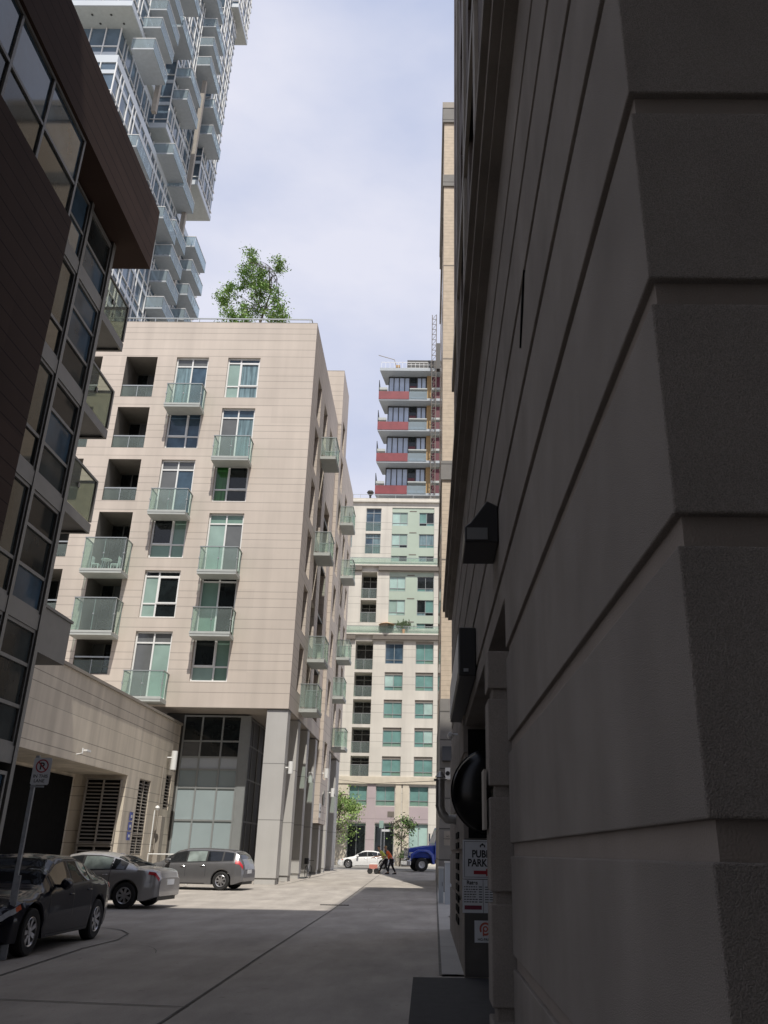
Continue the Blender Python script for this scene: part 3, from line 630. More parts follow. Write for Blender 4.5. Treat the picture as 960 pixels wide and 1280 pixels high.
for (j, k) in ((j, k) for j in range(5) for k in range(9)):
    a, b, c, d, _ = ups[k * 5 + j]
    window(sb, rel((.66 + .16, 21.5 - a - .003, c + .003), RS), R(-90), b - a - .006, d - c - .006, [(b - a) / 2], [.6], lambda i, q: random.choice(['g_dark', 'g_brown']), 'mullion', .07)
# fittings on that wall
m = MB(); m.prism([(.595, 4.16), (.595, 4.5), (.50, 4.55), (.35, 4.34), (.30, 4.30), (.30, 4.16)], 'y', 6.75, 7.35); lo = m.build('wall_lamp', 'black', sb, rel((0, 0, 0), RS), bevel=.01)
m = MB(); m.box(.32, 6.742, 4.18, .5, 6.749, 4.29); m.build('lamp_glass', 'g_grey', lo)
m = MB(); m.prism([(4.42, 5.2), (4.58, 4.98), (4.76, 4.82), (4.6, 5.06)], 'x', .588, .603); m.build('wall_grille', 'matteblack', sb, rel((0, 0, 0), RS))
# vents on the -x face of the far pier
m = MB()
for k in range(9): m.box(.545, 15.5, .55 + .17 * k, .5695, 16.7, .65 + .17 * k)
m.build('vent_slots', 'matteblack', sb, rel((0, 0, 0), RS))
m = MB(); m.tube([(.6, 16.4, 3.78), (.42, 16.4, 3.78)], .02, 6); m.lathe([(0, -.16), (.05, -.14), (.06, .1), (0, .12)], (.43, 16.3, 3.75), 'y', 10); m.build('wall_camera', 'white', sb, rel((0, 0, 0), RS), smooth=True)
m = MB(); m.tube([(.57, 17.3, 2.28), (.40, 17.3, 2.28), (.30, 17.3, 2.38), (.26, 17.3, 2.5), (.26, 17.3, 3.0)], .088, 16); m.tube([(.26, 17.3, 3.0), (.26, 17.3, 3.03)], .13, 16); m.lathe([(.11, 3.06), (.04, 3.17), (0, 3.18)], (.26, 17.3, 0), 'z', 14); m.lathe([(.095, 0), (.095, .02)], (.44, 17.3, 2.28), 'x', 16); m.lathe([(.095, 2.52), (.095, 2.54)], (.26, 17.3, 0), 'z', 16)
m.build('exhaust_duct', 'duct', sb, rel((0, 0, 0), RS), smooth=True)
# box sign over the garage entrance
bx = thing('box_sign', 'long dark box sign projecting over the parking entrance', 'sign', (.5, 12, 3.72))
m = MB(); m.box(-.12, -1.62, 0, .098, 2.4, .62); m.build('sign_case', 'black', bx, bevel=.015)
m = MB(); m.box(-.128, -1.5, .06, -.121, 2.3, .56); m.build('sign_face', 'signwhite', bx)
m = MB(); m.box(-.06, -1.63, .05, .0, -1.621, .09); m.build('maker_plate', 'galv', bx)
# convex mirror
cm = thing('convex_mirror', 'round black backed convex mirror hung at the parking entrance', 'mirror', (.86, 11.5, 2.42))
m = MB(); prof = [(0, -.22)] + [(.53 * math.sin(a), -.22 * math.cos(a)) for a in [R(9 * k) for k in range(1, 11)]] + [(.55, .02), (.5, .03), (0, .03)]
m.lathe(prof, (0, 0, 0), 'y', 48); m.build('dome', 'blackgloss', cm, smooth=True)
m = MB(); m.tube([(0, .03, .0), (0, .3, .5), (0, .3, 1.1)], .025, 8); m.build('bracket', 'metal_dark', cm)

# signs on the pier
def text(body, size, loc, rz, m, parent, name='sign_text', bold=0.0, align='CENTER', sx=1.0, ext=.0015):
    c = bpy.data.curves.new(name, 'FONT'); c.body = body; c.size = size; c.extrude = ext; c.align_x = align; c.offset = bold; c.space_line = 1.15
    t = bpy.data.objects.new(name, c); COL.objects.link(t)
    dg = bpy.context.evaluated_depsgraph_get(); me = bpy.data.meshes.new_from_object(t.evaluated_get(dg)); bpy.data.objects.remove(t)
    ob = bpy.data.objects.new(name, me); COL.objects.link(ob); me.materials.clear(); me.materials.append(MT[m]); ob.parent = parent; ob.location = loc
    ob.rotation_euler = (R(90), 0, rz); ob.scale = (sx, 1, 1); return ob
YS = 13.6
CX = .85
ps = thing('parking_sign', 'white PUBLIC PARKING sign with red arrow on the dark pier', 'sign', (CX, YS, 1.31))
m = MB(); m.box(-.30, -.02, 0, .30, -.002, .545); m.build('sign_plate', 'signwhite', ps)
m = MB(); [m.box(a, -.024, b, c, -.0205, d) for (a, b, c, d) in ((-.275, .022, .275, .028), (-.275, .517, .275, .523), (-.275, .028, -.269, .517), (.269, .028, .275, .517))]; m.build('border', 'signblack', ps)
text('PUBLIC', .143, (.03, -.022, .30), 0, 'signblack', ps, bold=.0045, sx=.83); text('PARKING', .143, (.025, -.022, .175), 0, 'signblack', ps, bold=.0045, sx=.83)
m = MB(); m.prism([(-.135, .065), (.05, .065), (.05, .035), (.15, .09), (.05, .145), (.05, .115), (-.135, .115)], 'y', -.026, -.0205); m.build('arrow', 'signred', ps)
m = MB(); m.prism([(-.04, .44), (-.04, .47), (0, .50), (.04, .47), (.04, .44), (.022, .44), (.022, .465), (-.022, .465), (-.022, .44)], 'y', -.026, -.0205); m.build('emblem', 'signblack', ps)
rs = thing('rates_sign', 'white board of parking rates with a dark red bar below the PUBLIC PARKING sign', 'sign', (CX, YS, .85))
m = MB(); m.box(-.305, -.02, 0, .305, -.002, .45); m.build('sign_plate', 'signwhite', rs)
text('Rates', .075, (-.16, -.022, .385), 0, 'signblack', rs, bold=.002)
m = MB(); m.box(-.275, -.024, .045, -.02, -.0205, .1); m.build('red_bar', 'signdkred', rs)
m = MB(); m.box(.0, -.024, .0, .006, -.0205, .45)
random.seed(3)
for k in range(7):
    z = .345 - .034 * k; x = -.28
    while x < -.1:
        w_ = random.uniform(.012, .04); m.box(x, -.023, z, min(x + w_, -.08), -.0205, z + .013); x += w_ + .01
    m.box(-.06, -.023, z, -.012, -.0205, z + .013)
    for x in (.03, .1, .18): m.box(x, -.023, z, x + .055, -.0205, z + .011)
m.build('small_print', 'signblack', rs)
hs = thing('permit_sign', 'small white sign with a red ring logo low on the dark pier', 'sign', (.87, YS, .46))
m = MB(); m.box(-.15, -.02, 0, .15, -.002, .29); m.build('sign_plate', 'signwhite', hs)
m = MB(); n = 28; ro, ri = .088, .06
for k in range(n):
    a, b = R(-110) + R(322) * k / n, R(-110) + R(322) * (k + 1) / n
    P_ = lambda r, t: (r * math.cos(t) + .01, -.022, r * math.sin(t) + .18)
    m.quad(P_(ro, a), P_(ro, b), P_(ri, b), P_(ri, a))
for k in range(n):
    a, b = 2 * math.pi * k / n, 2 * math.pi * (k + 1) / n
    P_ = lambda r, t: (r * math.cos(t) + .01, -.0225, r * math.sin(t) + .18)
    m.quad(P_(.04, a), P_(.04, b), P_(.02, b), P_(.02, a))
m.box(-.03, -.024, .085, -.012, -.0212, .18); m.build('ring_logo', 'signorange', hs)
text('HG-PARK', .05, (0, -.022, .025), 0, 'signblack', hs, bold=.001)
es = thing('edge_sign', 'narrow pale sign seen edge on at the gate post', 'sign', (.44, 6.55, 1.82))
m = MB(); m.box(-.02, -.1, 0, -.002, .16, .42); m.build('sign_plate', 'trim_light', es)
ns = thing('notice_sign', 'small pale notice on the grey stone wall above the utility cabinets', 'sign', (.96, 39.98, 2.3))
m = MB(); m.box(-.18, -.03, -.3, .16, -.002, .3); m.build('sign_plate', 'trim_light', ns); text('NO\nPARKING', .09, (-.01, -.032, .05), 0, 'signblack', ns)

# utility cabinets
for (x0, x1, y, h_, lb) in ((.45, .62, 32.2, 1.15, 'narrow grey utility cabinet nearest the gutter by the tan brick building'), (.66, .95, 31.6, 1.35, 'wider pale grey utility cabinet against the wall by the gutter')):
    c = thing('utility_cabinet', lb, 'cabinet', ((x0 + x1) / 2, y, gz(y)), 0, 'utility cabinets by the gutter')
    hw = (x1 - x0) / 2
    m = MB(); m.box(-hw, 0, 0, hw, .5, h_); m.build('cabinet_body', 'whitegrey', c, bevel=.01)
    m = MB(); m.box(-hw - .02, -.02, h_, hw + .02, .52, h_ + .05); m.build('lid', 'white', c)
    m = MB(); m.box(hw * .4, -.03, h_ * .5, hw * .55, -.001, h_ * .62); m.build('handle', 'metal_dark', c)

# ------------------------------------------------------------ tan brick building (right, farther)
tb = thing('brick_building', 'tall narrow tan brick building with grey stone bands beyond the stucco wall', 'building', (5, 50, 0)); RT = (5.0, 50.0, 0.0)
YB, XT = 40.0, .60; BF = 54.5
def tbox(x0, z0, z1, mm_, nm, x1=9, y0=YB, y1=BF): b_ = MB(); b_.box(x0, y0, z0, x1, y1, z1); return b_.build(nm, mm_, tb, rel((0, 0, 0), RT))
tbox(XT, 8.5, 45.4, 'brick_beige', 'wall')
tbox(XT - .03, -.1, 8.5, 'greystone', 'stone_base', y0=YB - .04)
tbox(XT - .09, 45.4, 46.6, 'greystone', 'parapet', y0=YB - .12); tbox(XT - .12, 46.6, 47.1, 'trim_light', 'parapet_cap', y0=YB - .15)
for (a, b) in ((40.1, 41.0), (20.0, 21.1)): tbox(XT - .07, a, b, 'greystone', 'stone_band', y0=YB - .09)
for z in (15.5, 27.5, 34): b_ = MB(); b_.box(XT - .004, YB - .004, z, 9, BF, z + .07); b_.build('joint_line', 'ctr_dark', tb, rel((0, 0, 0), RT))
b_ = MB(); b_.prism([(YB - .7, 5.6), (YB - .04, 5.6), (YB - .04, 6.3)], 'x', .68, 1.1); b_.build('canopy', 'black', tb, rel((0, 0, 0), RT))
b_ = MB(); b_.box(.82, YB - .5, 4.8, 1.1, YB - .05, 5.3); b_.lathe([(0, 0), (.1, 0), (.1, .02), (0, .02)], (.93, YB - .52, 5.05), 'y', 12, 1); b_.build('wall_unit', ['white', 'black'], tb, rel((0, 0, 0), RT), bevel=.02)
for i in range(8):
    for j in range(3): 
        yy = 42 + 4 * j
        b_ = MB(); b_.box(XT - .012, yy, 10 + 3.9 * i, XT + .01, yy + 1.8, 12.2 + 3.9 * i); b_.build('window', 'g_dark', tb, rel((0, 0, 0), RT))

# unseen block inferred from the lane shadow, widened to darken the right wall
for (nm, lb, x0, x1, y0, y1, h_) in (('rear_shade_block', 'unseen concrete block behind the viewer, widened to shade the right wall', -8.5, 40, -22, -5, 57.5),):
    t_ = thing(nm, lb, 'building', ((x0 + x1) / 2, (y0 + y1) / 2, 0)); c_ = ((x0 + x1) / 2, (y0 + y1) / 2, 0)
    m = MB(); nb = int((h_ - 4) / 3.6); nx = int((x1 - x0) / 3)
    wall(m, x1 - x0, h_, [(1.0 + 3 * i, 2.8 + 3 * i, 4 + 3.6 * k, 6.2 + 3.6 * k, .25) for i in range(nx) for k in range(nb) if 1 + 3 * i + 1.8 < x1 - x0], 0)
    m.build('wall', 'bg', t_, rel((x1, y1, 0), c_), R(180))
    m = MB(); m.box(x0 + .1, y0, 0, x1 - .1, y1 - .24, h_); m.build('core', 'g_dark', t_, rel((0, 0, 0), c_))
    m = MB(); m.box(x0, y0 - .2, h_, x1, y1, h_ + .5); m.quad((x0, y0, 0), (x0, y1, 0), (x0, y1, h_), (x0, y0, h_)); m.quad((x1, y0, 0), (x1, y1, 0), (x1, y1, h_), (x1, y0, h_)); m.build('side_wall', 'bg', t_, rel((0, 0, 0), c_))

# ------------------------------------------------------------ cream precast building closing the lane
cb = thing('apartment_building', 'cream precast apartment building with teal windows closing the end of the lane', 'building', (-4, 92, 0)); RC = (-4.0, 92.0, 0.0); YC = 86.0
XL = -14.0; ops = []; wl = []
def W(x0, x1, z0, z1, kind): ops.append((x0 - XL, x1 - XL, z0, z1, .22 if kind != 'l' else 1.8)); wl.append((x0, x1, z0, z1, kind))
for i in range(5):
    zt = [22.33, 19.05, 16.22, 13.42, 10.6][i]; zb = zt - [2.4, 1.9, 1.88, 1.9, 1.9][i]
    W(-4.57, -2.68, zb, zt, 't'); W(-1.37, .5, zb, zt, 't'); W(2.2, 4.1, zb, zt, 't'); W(-12.6, -10.8, zb, zt, 't')
    W(-7.72, -5.86, [19.3, 16.5, 13.72, 10.9, 8.67][i], [22.3, 19.0, 16.22, 13.4, 10.6][i], 'l')
for (a, b) in ((27.0, 29.97), (24.35, 26.8)): W(-7.4, -5.7, a, b, 'l')
for (a, b) in ((34.75, 37.5), (32.1, 34.45)): W(-7.2, -5.5, a, b, 'g')
W(-4.38, .47, 23.7, 30.0, 'G'); W(-4.28, .44, 31.2, 37.6, 'G'); W(-10.6, -8.66, 35.4, 37.1, 't'); W(-10.6, -8.66, 32.8, 34.5, 't')
for (a, b) in ((-7.69, -5.93), (-5.06, -3.18), (-1.73, .12), (2.0, 3.9), (-12.6, -10.6)): W(a, b, 5.9, 7.75, 'b'); W(a, b, .45, 4.27, 's')
m = MB(); wall(m, 20.0, 38.2, ops, .2); m.build('front_wall', 'ctr', cb, rel((XL, YC, 0), RC))
tp = lambda i, k: random.choice(['g_teal', 'g_tealpale', 'g_teal', 'g_teal']) if k else random.choice(['g_teal', 'g_green'])
tp2 = lambda i, k: random.choice(['g_tealpale', 'g_tealpale', 'g_pale', 'g_dark'])
for (x0, x1, z0, z1, k) in wl:
    w_, h_ = x1 - x0 - .006, z1 - z0 - .006; L_ = rel((x0 + .003, YC + .13, z0 + .003), RC)
    if k == 't':
        s_ = random.random()
        fn = (lambda i, q: 'g_blue') if (x0 == -4.57 and z1 > 22) else tp
        fo = window(cb, L_, 0, w_, h_ - .25, [w_ / 2], [.42], fn, 'alu', .06)
        q = MB(); q.box(0, -.02, h_ - .25, w_, .08, h_); q.build('lintel_panel', 'trim_light', fo)
    elif k in 'lg':
        window(cb, rel((x0 + .003, YC + (1.7 if k == 'l' else .15), z0 + .003), RC), 0, w_, h_, [w_ / 2], [h_ * .8], (lambda i, q: 'g_dark') if k == 'l' else (lambda i, q: random.choice(['g_curtain', 'g_blue'])), 'alu', .06)
        r = MB(); hh = 1.05; r.box(0, .0, hh, w_, .05, hh + .06); r.box(w_ / 2 - .02, 0, 0, w_ / 2 + .02, .04, hh); ro = r.build('railing', 'alu', cb, rel((x0 + .003, YC + .02, z0), RC))
        g = MB(); g.box(.02, .01, .03, w_ - .02, .025, hh); g.build('guard_glass', 'guard', ro)
    elif k == 'G':
        g = MB(); wi = []
        rowsG = [(27.83, 29.5), (25.15, 26.88), (23.75, 24.3)] if z0 < 25 else [(35.45, 37.05), (32.85, 34.48), (31.25, 31.9)]
        for (a, b) in rowsG:
            wi += [(.02 if z0 < 25 else .01, 1.75, a, b, .1), (3.03, w_ - .02, a, b, .1)]
        wall(g, w_, h_, wi, z0 + .003); g.build('spandrel', 'ctr_green', cb, rel((x0 + .003, YC + .08, 0), RC))
        for (a, b, c, d, _) in wi: 
            dark = a > 2
            window(cb, rel((x0 + .003 + a, YC + .14, c), RC), 0, b - a, d - c, [(b - a) / 2], [.35] if d - c > 1 else [], (lambda i, q: random.choice(['g_dark', 'g_dark', 'g_teal', 'g_curtain'])) if dark else tp2, 'alu', .05)
        g = MB(); 
        for (a, b) in rowsG: g.box(1.95, -.02, b + .1, 2.75, 0.0, b + .2)
        g.build('vent_slot', 'ctr_dark', cb, rel((x0, YC + .078, 0), RC))
    elif k == 'b': window(cb, L_, 0, w_, h_, [w_ / 2], [.5], lambda i, q: 'g_teal' if q else 'g_green', 'alu', .06)
    else:
        third = x0 > -2
        window(cb, L_, 0, w_, h_, [w_ / 2], [.55, 1.55] if third else [.55, 3.6], (lambda i, q: 'g_tealpale' if q == 2 else 'g_dark') if third else (lambda i, q: 'g_dark' if q < 2 else 'g_green'), 'alu', .06)
m = MB(); m.box(XL, YC + 2.1, .2, 6, 104, 38.2); m.build('core', 'ctr', cb, rel((0, 0, 0), RC))
m = MB(); m.box(XL, YC, 38.4, 6, YC + 3, 38.75); m.box(XL, YC - .25, 38.2, 6, YC + 3, 38.4); m.build('cornice', 'ctr', cb, rel((0, 0, 0), RC))
for (z, xa) in ((30.1, -7.38), (22.45, -7.75)):
    m = MB()
    for (a, b) in ((XL, xa), (xa + 1.8, 6)): m.box(a, YC - .3, z, b, YC - .003, z + .5)
    m.build('ledge', 'ctr_dark', cb, rel((0, 0, 0), RC))
    m = MB(); m.box(XL, YC - .34, z + .5, 6, YC - .003, z + .66); lo = m.build('terrace_edge', 'ctr', cb, rel((0, 0, 0), RC))
    m = MB(); m.box(XL, YC - .3, z + .7, 6, YC - .285, z + 1.4); m.build('guard_glass', 'guard', lo)
    m = MB(); m.box(XL, YC - .31, z + 1.4, 6, YC - .27, z + 1.45); [m.box(x, YC - .31, z + .66, x + .04, YC - .27, z + 1.4) for x in (-11, -8.5, -5.6, -2.2, .7, 3)]; m.build('railing', 'alu', lo)
m = MB(); m.box(XL, YC - .2, 7.95, 6, YC - .003, 8.62); m.build('belt_course', 'ctr_cream', cb, rel((0, 0, 0), RC))
m = MB()
for (a, b) in ((-5.93, -5.06), (-7.69, -5.93), (-5.06, -3.18), (-1.73, .12)):
    if b - a < 1: m.box(a + .02, YC - .05, .2, b - .02, YC - .003, 7.9)
    else: m.box(a, YC - .04, 4.35, b, YC - .003, 5.85)
m.build('mauve_panel', 'ctr_pink', cb, rel((0, 0, 0), RC))
for (a, b) in ((-3.1, -2.55), (-2.4, -1.8), (-9.2, -7.8)): m = MB(); m.box(a, YC - .12, .2, b, YC - .003, 7.94); m.build('pilaster', 'ctr_cream', cb, rel((0, 0, 0), RC))
m = MB(); m.box(-3.85, YC - .07, 4.9, -3.2, YC - .041, 5.4); m.build('wall_grille', 'ctr_dark', cb, rel((0, 0, 0), RC))
m = MB(); m.tube([(-6.9, YC + .8, 38.75), (-6.9, YC + .8, 39.4)], .12, 8); m.lathe([(.1, 39.35), (.42, 39.75), (.3, 39.95), (0, 40.0)], (-6.9, YC + .8, 0), 'z', 12); m.build('roof_vent', 'metal_dark', cb, rel((0, 0, 0), RC), smooth=True)
m = MB(); m.box(XL, YC + .3, 39.3, 6, YC + .34, 39.34); [m.box(x, YC + .3, 38.75, x + .04, YC + .34, 39.3) for x in range(-14, 6, 2)]; m.build('roof_railing', 'alu', cb, rel((0, 0, 0), RC))
um = thing('patio_umbrella', 'tan patio umbrella on the middle terrace of the cream building', 'umbrella', (-4.5, YC - .16, 23.1))
m = MB(); m.lathe([(.0, 1.25), (.88, .95), (.86, .92), (0, 1.2)], (0, 0, 0), 'z', 8); m.build('canopy', 'umbrella', um)
m = MB(); m.tube([(0, 0, 0), (0, 0, 1.25)], .025, 6); m.build('pole', 'white', um)

# ------------------------------------------------------------ red balcony tower far behind
rt = thing('apartment_tower', 'far tower with red balcony fronts and a hoist mast rising behind the cream building', 'building', (-4, 178, 0)); RR = (-4.0, 178.0, 0.0); YR = 170.0
m = MB(); m.box(-10.3, YR + .2, 40, 8, 190, 107); m.build('core', 'g_dark', rt, rel((0, 0, 0), RR))
for i in range(7):
    zt = 106.6 - 8.0 * i          # underside of slab over this pair of floors
    m = MB(); m.prism([(-12.3, YR - 2.6), (-1.1, YR - 2.6), (3, YR - 2.6), (3, YR), (-10.3, YR + 4), (-11.2, YR + 4)], 'z', zt, zt + .75 if i == 0 else zt + .6); so = m.build('slab', 'tower_slab', rt, rel((0, 0, 0), RR))
    zg = zt + .6
    if i > 0:
        m = MB(); m.box(-12.35, YR - 2.7, zg - .3, -5.3, YR - 2.55, zg + 1.75); m.build('red_guard', 'red', so)
        m = MB(); m.box(-5.28, YR - 2.7, zg - .2, -1.1, YR - 2.6, zg + 1.75); m.build('guard_glass', 'tower_guard', so)
        m = MB(); m.tube([(-12.3, YR - 2.5, zg + 4.8), (-12.3, YR - 2.5, zg + 1.7)], .08, 5); m.box(-12.33, YR - 2.5, zg + 4.7, -12.25, YR + 3, zg + 4.8); m.box(-12.33, YR - 2.5, zg + 2.8, -12.27, YR + 3, zg + 2.9)
        for y in (0, 1.4, 2.8): m.box(-12.33, YR - 2.5 + y, zg + 2.5, -12.25, YR - 2.42 + y, zg + 4.8)
        m.build('railing', 'metal_dark', so)
        m = MB(); m.prism([(-12.3, YR - 2.5), (-10.4, YR - 2.5), (-10.4, YR + 3)], 'z', zg + 2.3, zg + 2.9); m.box(-5.2, YR - 1.6, zg + 3.0, -1.1, YR + .1, zg + 3.3); m.build('mid_slab', 'slab', so)
    zb = zt - 5.2
    for (k, a, b, c, d) in ((0, -10.3, -6.9 + 1.7, zt - 4.6, zt - .2), (1, -3.6, -1.3, zt - 4.6, zt - .2), (0, -10.3, -5.2, zt - 7.3, zt - 5.3), (1, -5.2, -1.3, zt - 7.3, zt - 5.3)):
        n = 4 if k == 0 else 2
        window(rt, rel((a, YR + .05, c), RR), 0, b - a, d - c, [(b - a) * q / n for q in range(1, n)], [], lambda i_, k_: 'redglass', 'metal_dark', .22)
    m = MB(); m.box(-5.2, YR + .0, zt - 4.6, -3.7, YR + .18, zt - 2.6); m.build('maroon_panel', 'maroon', rt, rel((0, 0, 0), RR))
    m = MB(); m.box(-1.2, YR - .3, zt - 7.9, 0.0, YR + .18, zt); m.build('board_wall', 'woodwall', rt, rel((0, 0, 0), RR))
    for z in (zt - 3.9, zt - 7.9):
        m = MB(); m.box(.2, YR - 1.5, z, 2.0, YR - 1.4, z + 2.9); m.build('maroon_panel', 'maroon', rt, rel((0, 0, 0), RR)); m = MB(); m.box(.0, YR - 1.6, z - .5, 3, YR, z); m.build('slab', 'slab', rt, rel((0, 0, 0), RR))
m = MB(); m.box(-6.0, YR + .5, 107, 2, 185, 111.5); m.build('roof_plant_room', 'metal_dark', rt, rel((0, 0, 0), RR))
m = MB()
for z in (108.2, 109.2, 110.1): m.box(-5.9, YR + .42, z, -.5, YR + .48, z + .12)
for x in range(-12, 0, 1): m.box(x, YR - 2.5, 107.2, x + .06, YR - 2.44, 109.0)
m.box(-12, YR - 2.5, 108.9, -.9, YR - 2.44, 109.0); m.build('roof_railing', 'white', rt, rel((0, 0, 0), RR))
ho = thing('hoist_mast', 'tall steel lattice hoist mast standing up the face of the far red balcony tower', 'hoist', (.4, 166, 0))
m = MB()
for x in (-.5, .5):
    for y in (-.5, .5): m.tube([(x, y, 40), (x, y, 121)], .09, 5)
for k in range(56):
    z = 40 + 1.45 * k; m.box(-.5, -.55, z, .5, -.45, z + .1); m.tube([(-.5, -.5, z), (.5, -.5, z + 1.45)], .05, 4); m.box(-.55, -.5, z, -.45, .5, z + .1)
m.build('lattice', 'ctr_dark', ho)
m = MB(); m.box(.6, -.6, 106, 1.9, .8, 113); m.build('hoist_cab', 'metal_dark', ho)
cr = thing('roof_davit', 'thin slanted jib on the roof edge of the far tower', 'crane', (-8.2, 168.5, 107.3))
m = MB(); m.tube([(0, 0, 0), (-.8, 0, 3.0), (-4.6, 0, 4.2)], .09, 5); m.build('jib', 'trim_light', cr); m = MB(); m.box(-.4, -.4, 0, .6, .4, 1.3); m.build('counterweight', 'woodwall', cr)

# ------------------------------------------------------------ glass tower upper left
gt = thing('condo_tower', 'tall white and glass condominium tower with stacked balconies behind the beige block', 'building', (-38, 75, 0)); RG2 = (-38.0, 75.0, 0.0)
XF = -31.5
def mass(x1, y0, y1, z0, z1, pitch=3.6, front=True, side=True, grid=1.3, soffit=True, band=.5):
    """glazed volume: core, slab bands, mullions"""
    x0 = -46
    c = MB(); c.box(x0, y0 + .12, z0 + .3, x1 - .12, y1 - .12, z1 - .1); co = c.build('glazing', 'towerglass', gt, rel((0, 0, 0), RG2))
    b_ = MB(); z = z0
    b_.box(x0, y0, z0, x1, y1, z0 + .75)
    k = 1
    while z0 + pitch * k < z1 - 1: zz = z0 + pitch * k; b_.box(x0, y0 + .02, zz, x1 - .02, y1 - .02, zz + band); k += 1
    b_.box(x0, y0, z1 - .1, x1, y1, z1 + .9); b_.build('slab_band', 'whitegrey', gt, rel((0, 0, 0), RG2))
    s_ = MB(); s_.box(x0 + .1, y0 + .1, z0 - .06, x1 - .1, y1 - .1, z0 - .003); s_.build('soffit', 'slab', gt, rel((0, 0, 0), RG2))
    q = MB(); y = y0 + .1; i = 0
    while y < y1: q.box(x1 - .1, y - .05, z0 + .75, x1 + .03, y + .05, z1 - .1); y += grid * (1, .55, 1.3)[i % 3]; i += 1
    x = x1; 
    while x > x1 - 13: q.box(x - .05, y0 - .03, z0 + .75, x + .05, y0 + .1, z1 - .1); x -= 1.6
    k = 0
    while z0 + pitch * k < z1 - 2: zz = z0 + pitch * k + 1.3; q.box(x1 - .1, y0, zz, x1 + .02, y1, zz + .09); q.box(x1 - 13, y0 - .02, zz, x1, y0 + .1, zz + .09); k += 1
    q.build('mullion', 'white', gt, rel((0, 0, 0), RG2))
mass(XF, 58.5, 91.0, 36, 73.6)
mass(-33.4, 61.5, 88, 74.6, 82.4)
mass(XF, 59.0, 64.8, 82.3, 128)
mass(-32.8, 64.8, 89.5, 83.4, 134)
mass(-31.4, 72.0, 78.5, 79.5, 128)
mass(XF + .2, 84.5, 91.4, 83.0, 122)
mass(XF + 1.2, 87.5, 94.0, 121, 140)
for (x, y) in ((-30.9, 79.5), (-31.0, 66.5)):
    m = MB(); m.box(x, y, 62 if y > 70 else 76, x + .5, y + .5, 96 if y > 70 else 84); m.build('pier', 'trim_light', gt, rel((0, 0, 0), RG2))
def tbal(y, z, ln=4.6, dep=2.0, xf=-32.0):
    s_ = MB(); s_.box(xf, y, z - .22, -29.6, y + ln, z); so = s_.build('balcony', 'tower_slab', gt, rel((0, 0, 0), RG2))
    g = MB(); g.box(-29.62, y + .03, z - .25, -29.58, y + ln, z + 1.35); g.box(xf, y - .0, z + .05, -29.66, y + .03, z + 1.35); g.build('guard_glass', 'tower_guard', so)
    r = MB(); r.box(-29.66, y - .03, z + 1.35, -29.56, y + ln, z + 1.42); r.box(xf, y - .03, z + 1.35, -29.66, y + .03, z + 1.42); r.build('railing', 'white', so)
for k in range(-6, 2): tbal(74.9, 63.5 + 3.55 * k, 4.2)
for k in range(-5, 2): tbal(82.0, 67.2 + 3.6 * k, 5.0)
for (y, z) in ((82.2, 89.6), (81.2, 93.2), (77.8, 96.9), (77.8, 100.5), (77.8, 104.1), (75.8, 107.7), (72.3, 84.5), (61.5, 74.3 + 5), (62.2, 83.4), (62.8, 87.0), (62.8, 90.6), (67.5, 90.6), (71, 74.6), (75.4, 74), (61.9, 66.2), (71.2, 65.6), (67.3, 97.8), (72.3, 88.1)): tbal(y, z, 4.4)
m = MB()
for (x, y) in ((-34, 60), (-36, 60), (-33, 61), (-35.5, 61.0), (-32.2, 64.6), (-32.4, 63.8)): m.lathe([(0, 0), (.12, 0), (.12, -.03), (0, -.03)], (x, y, 82.22), 'z', 10)
m.build('soffit_lamp', 'metal_dark', gt, rel((0, 0, 0), RG2))
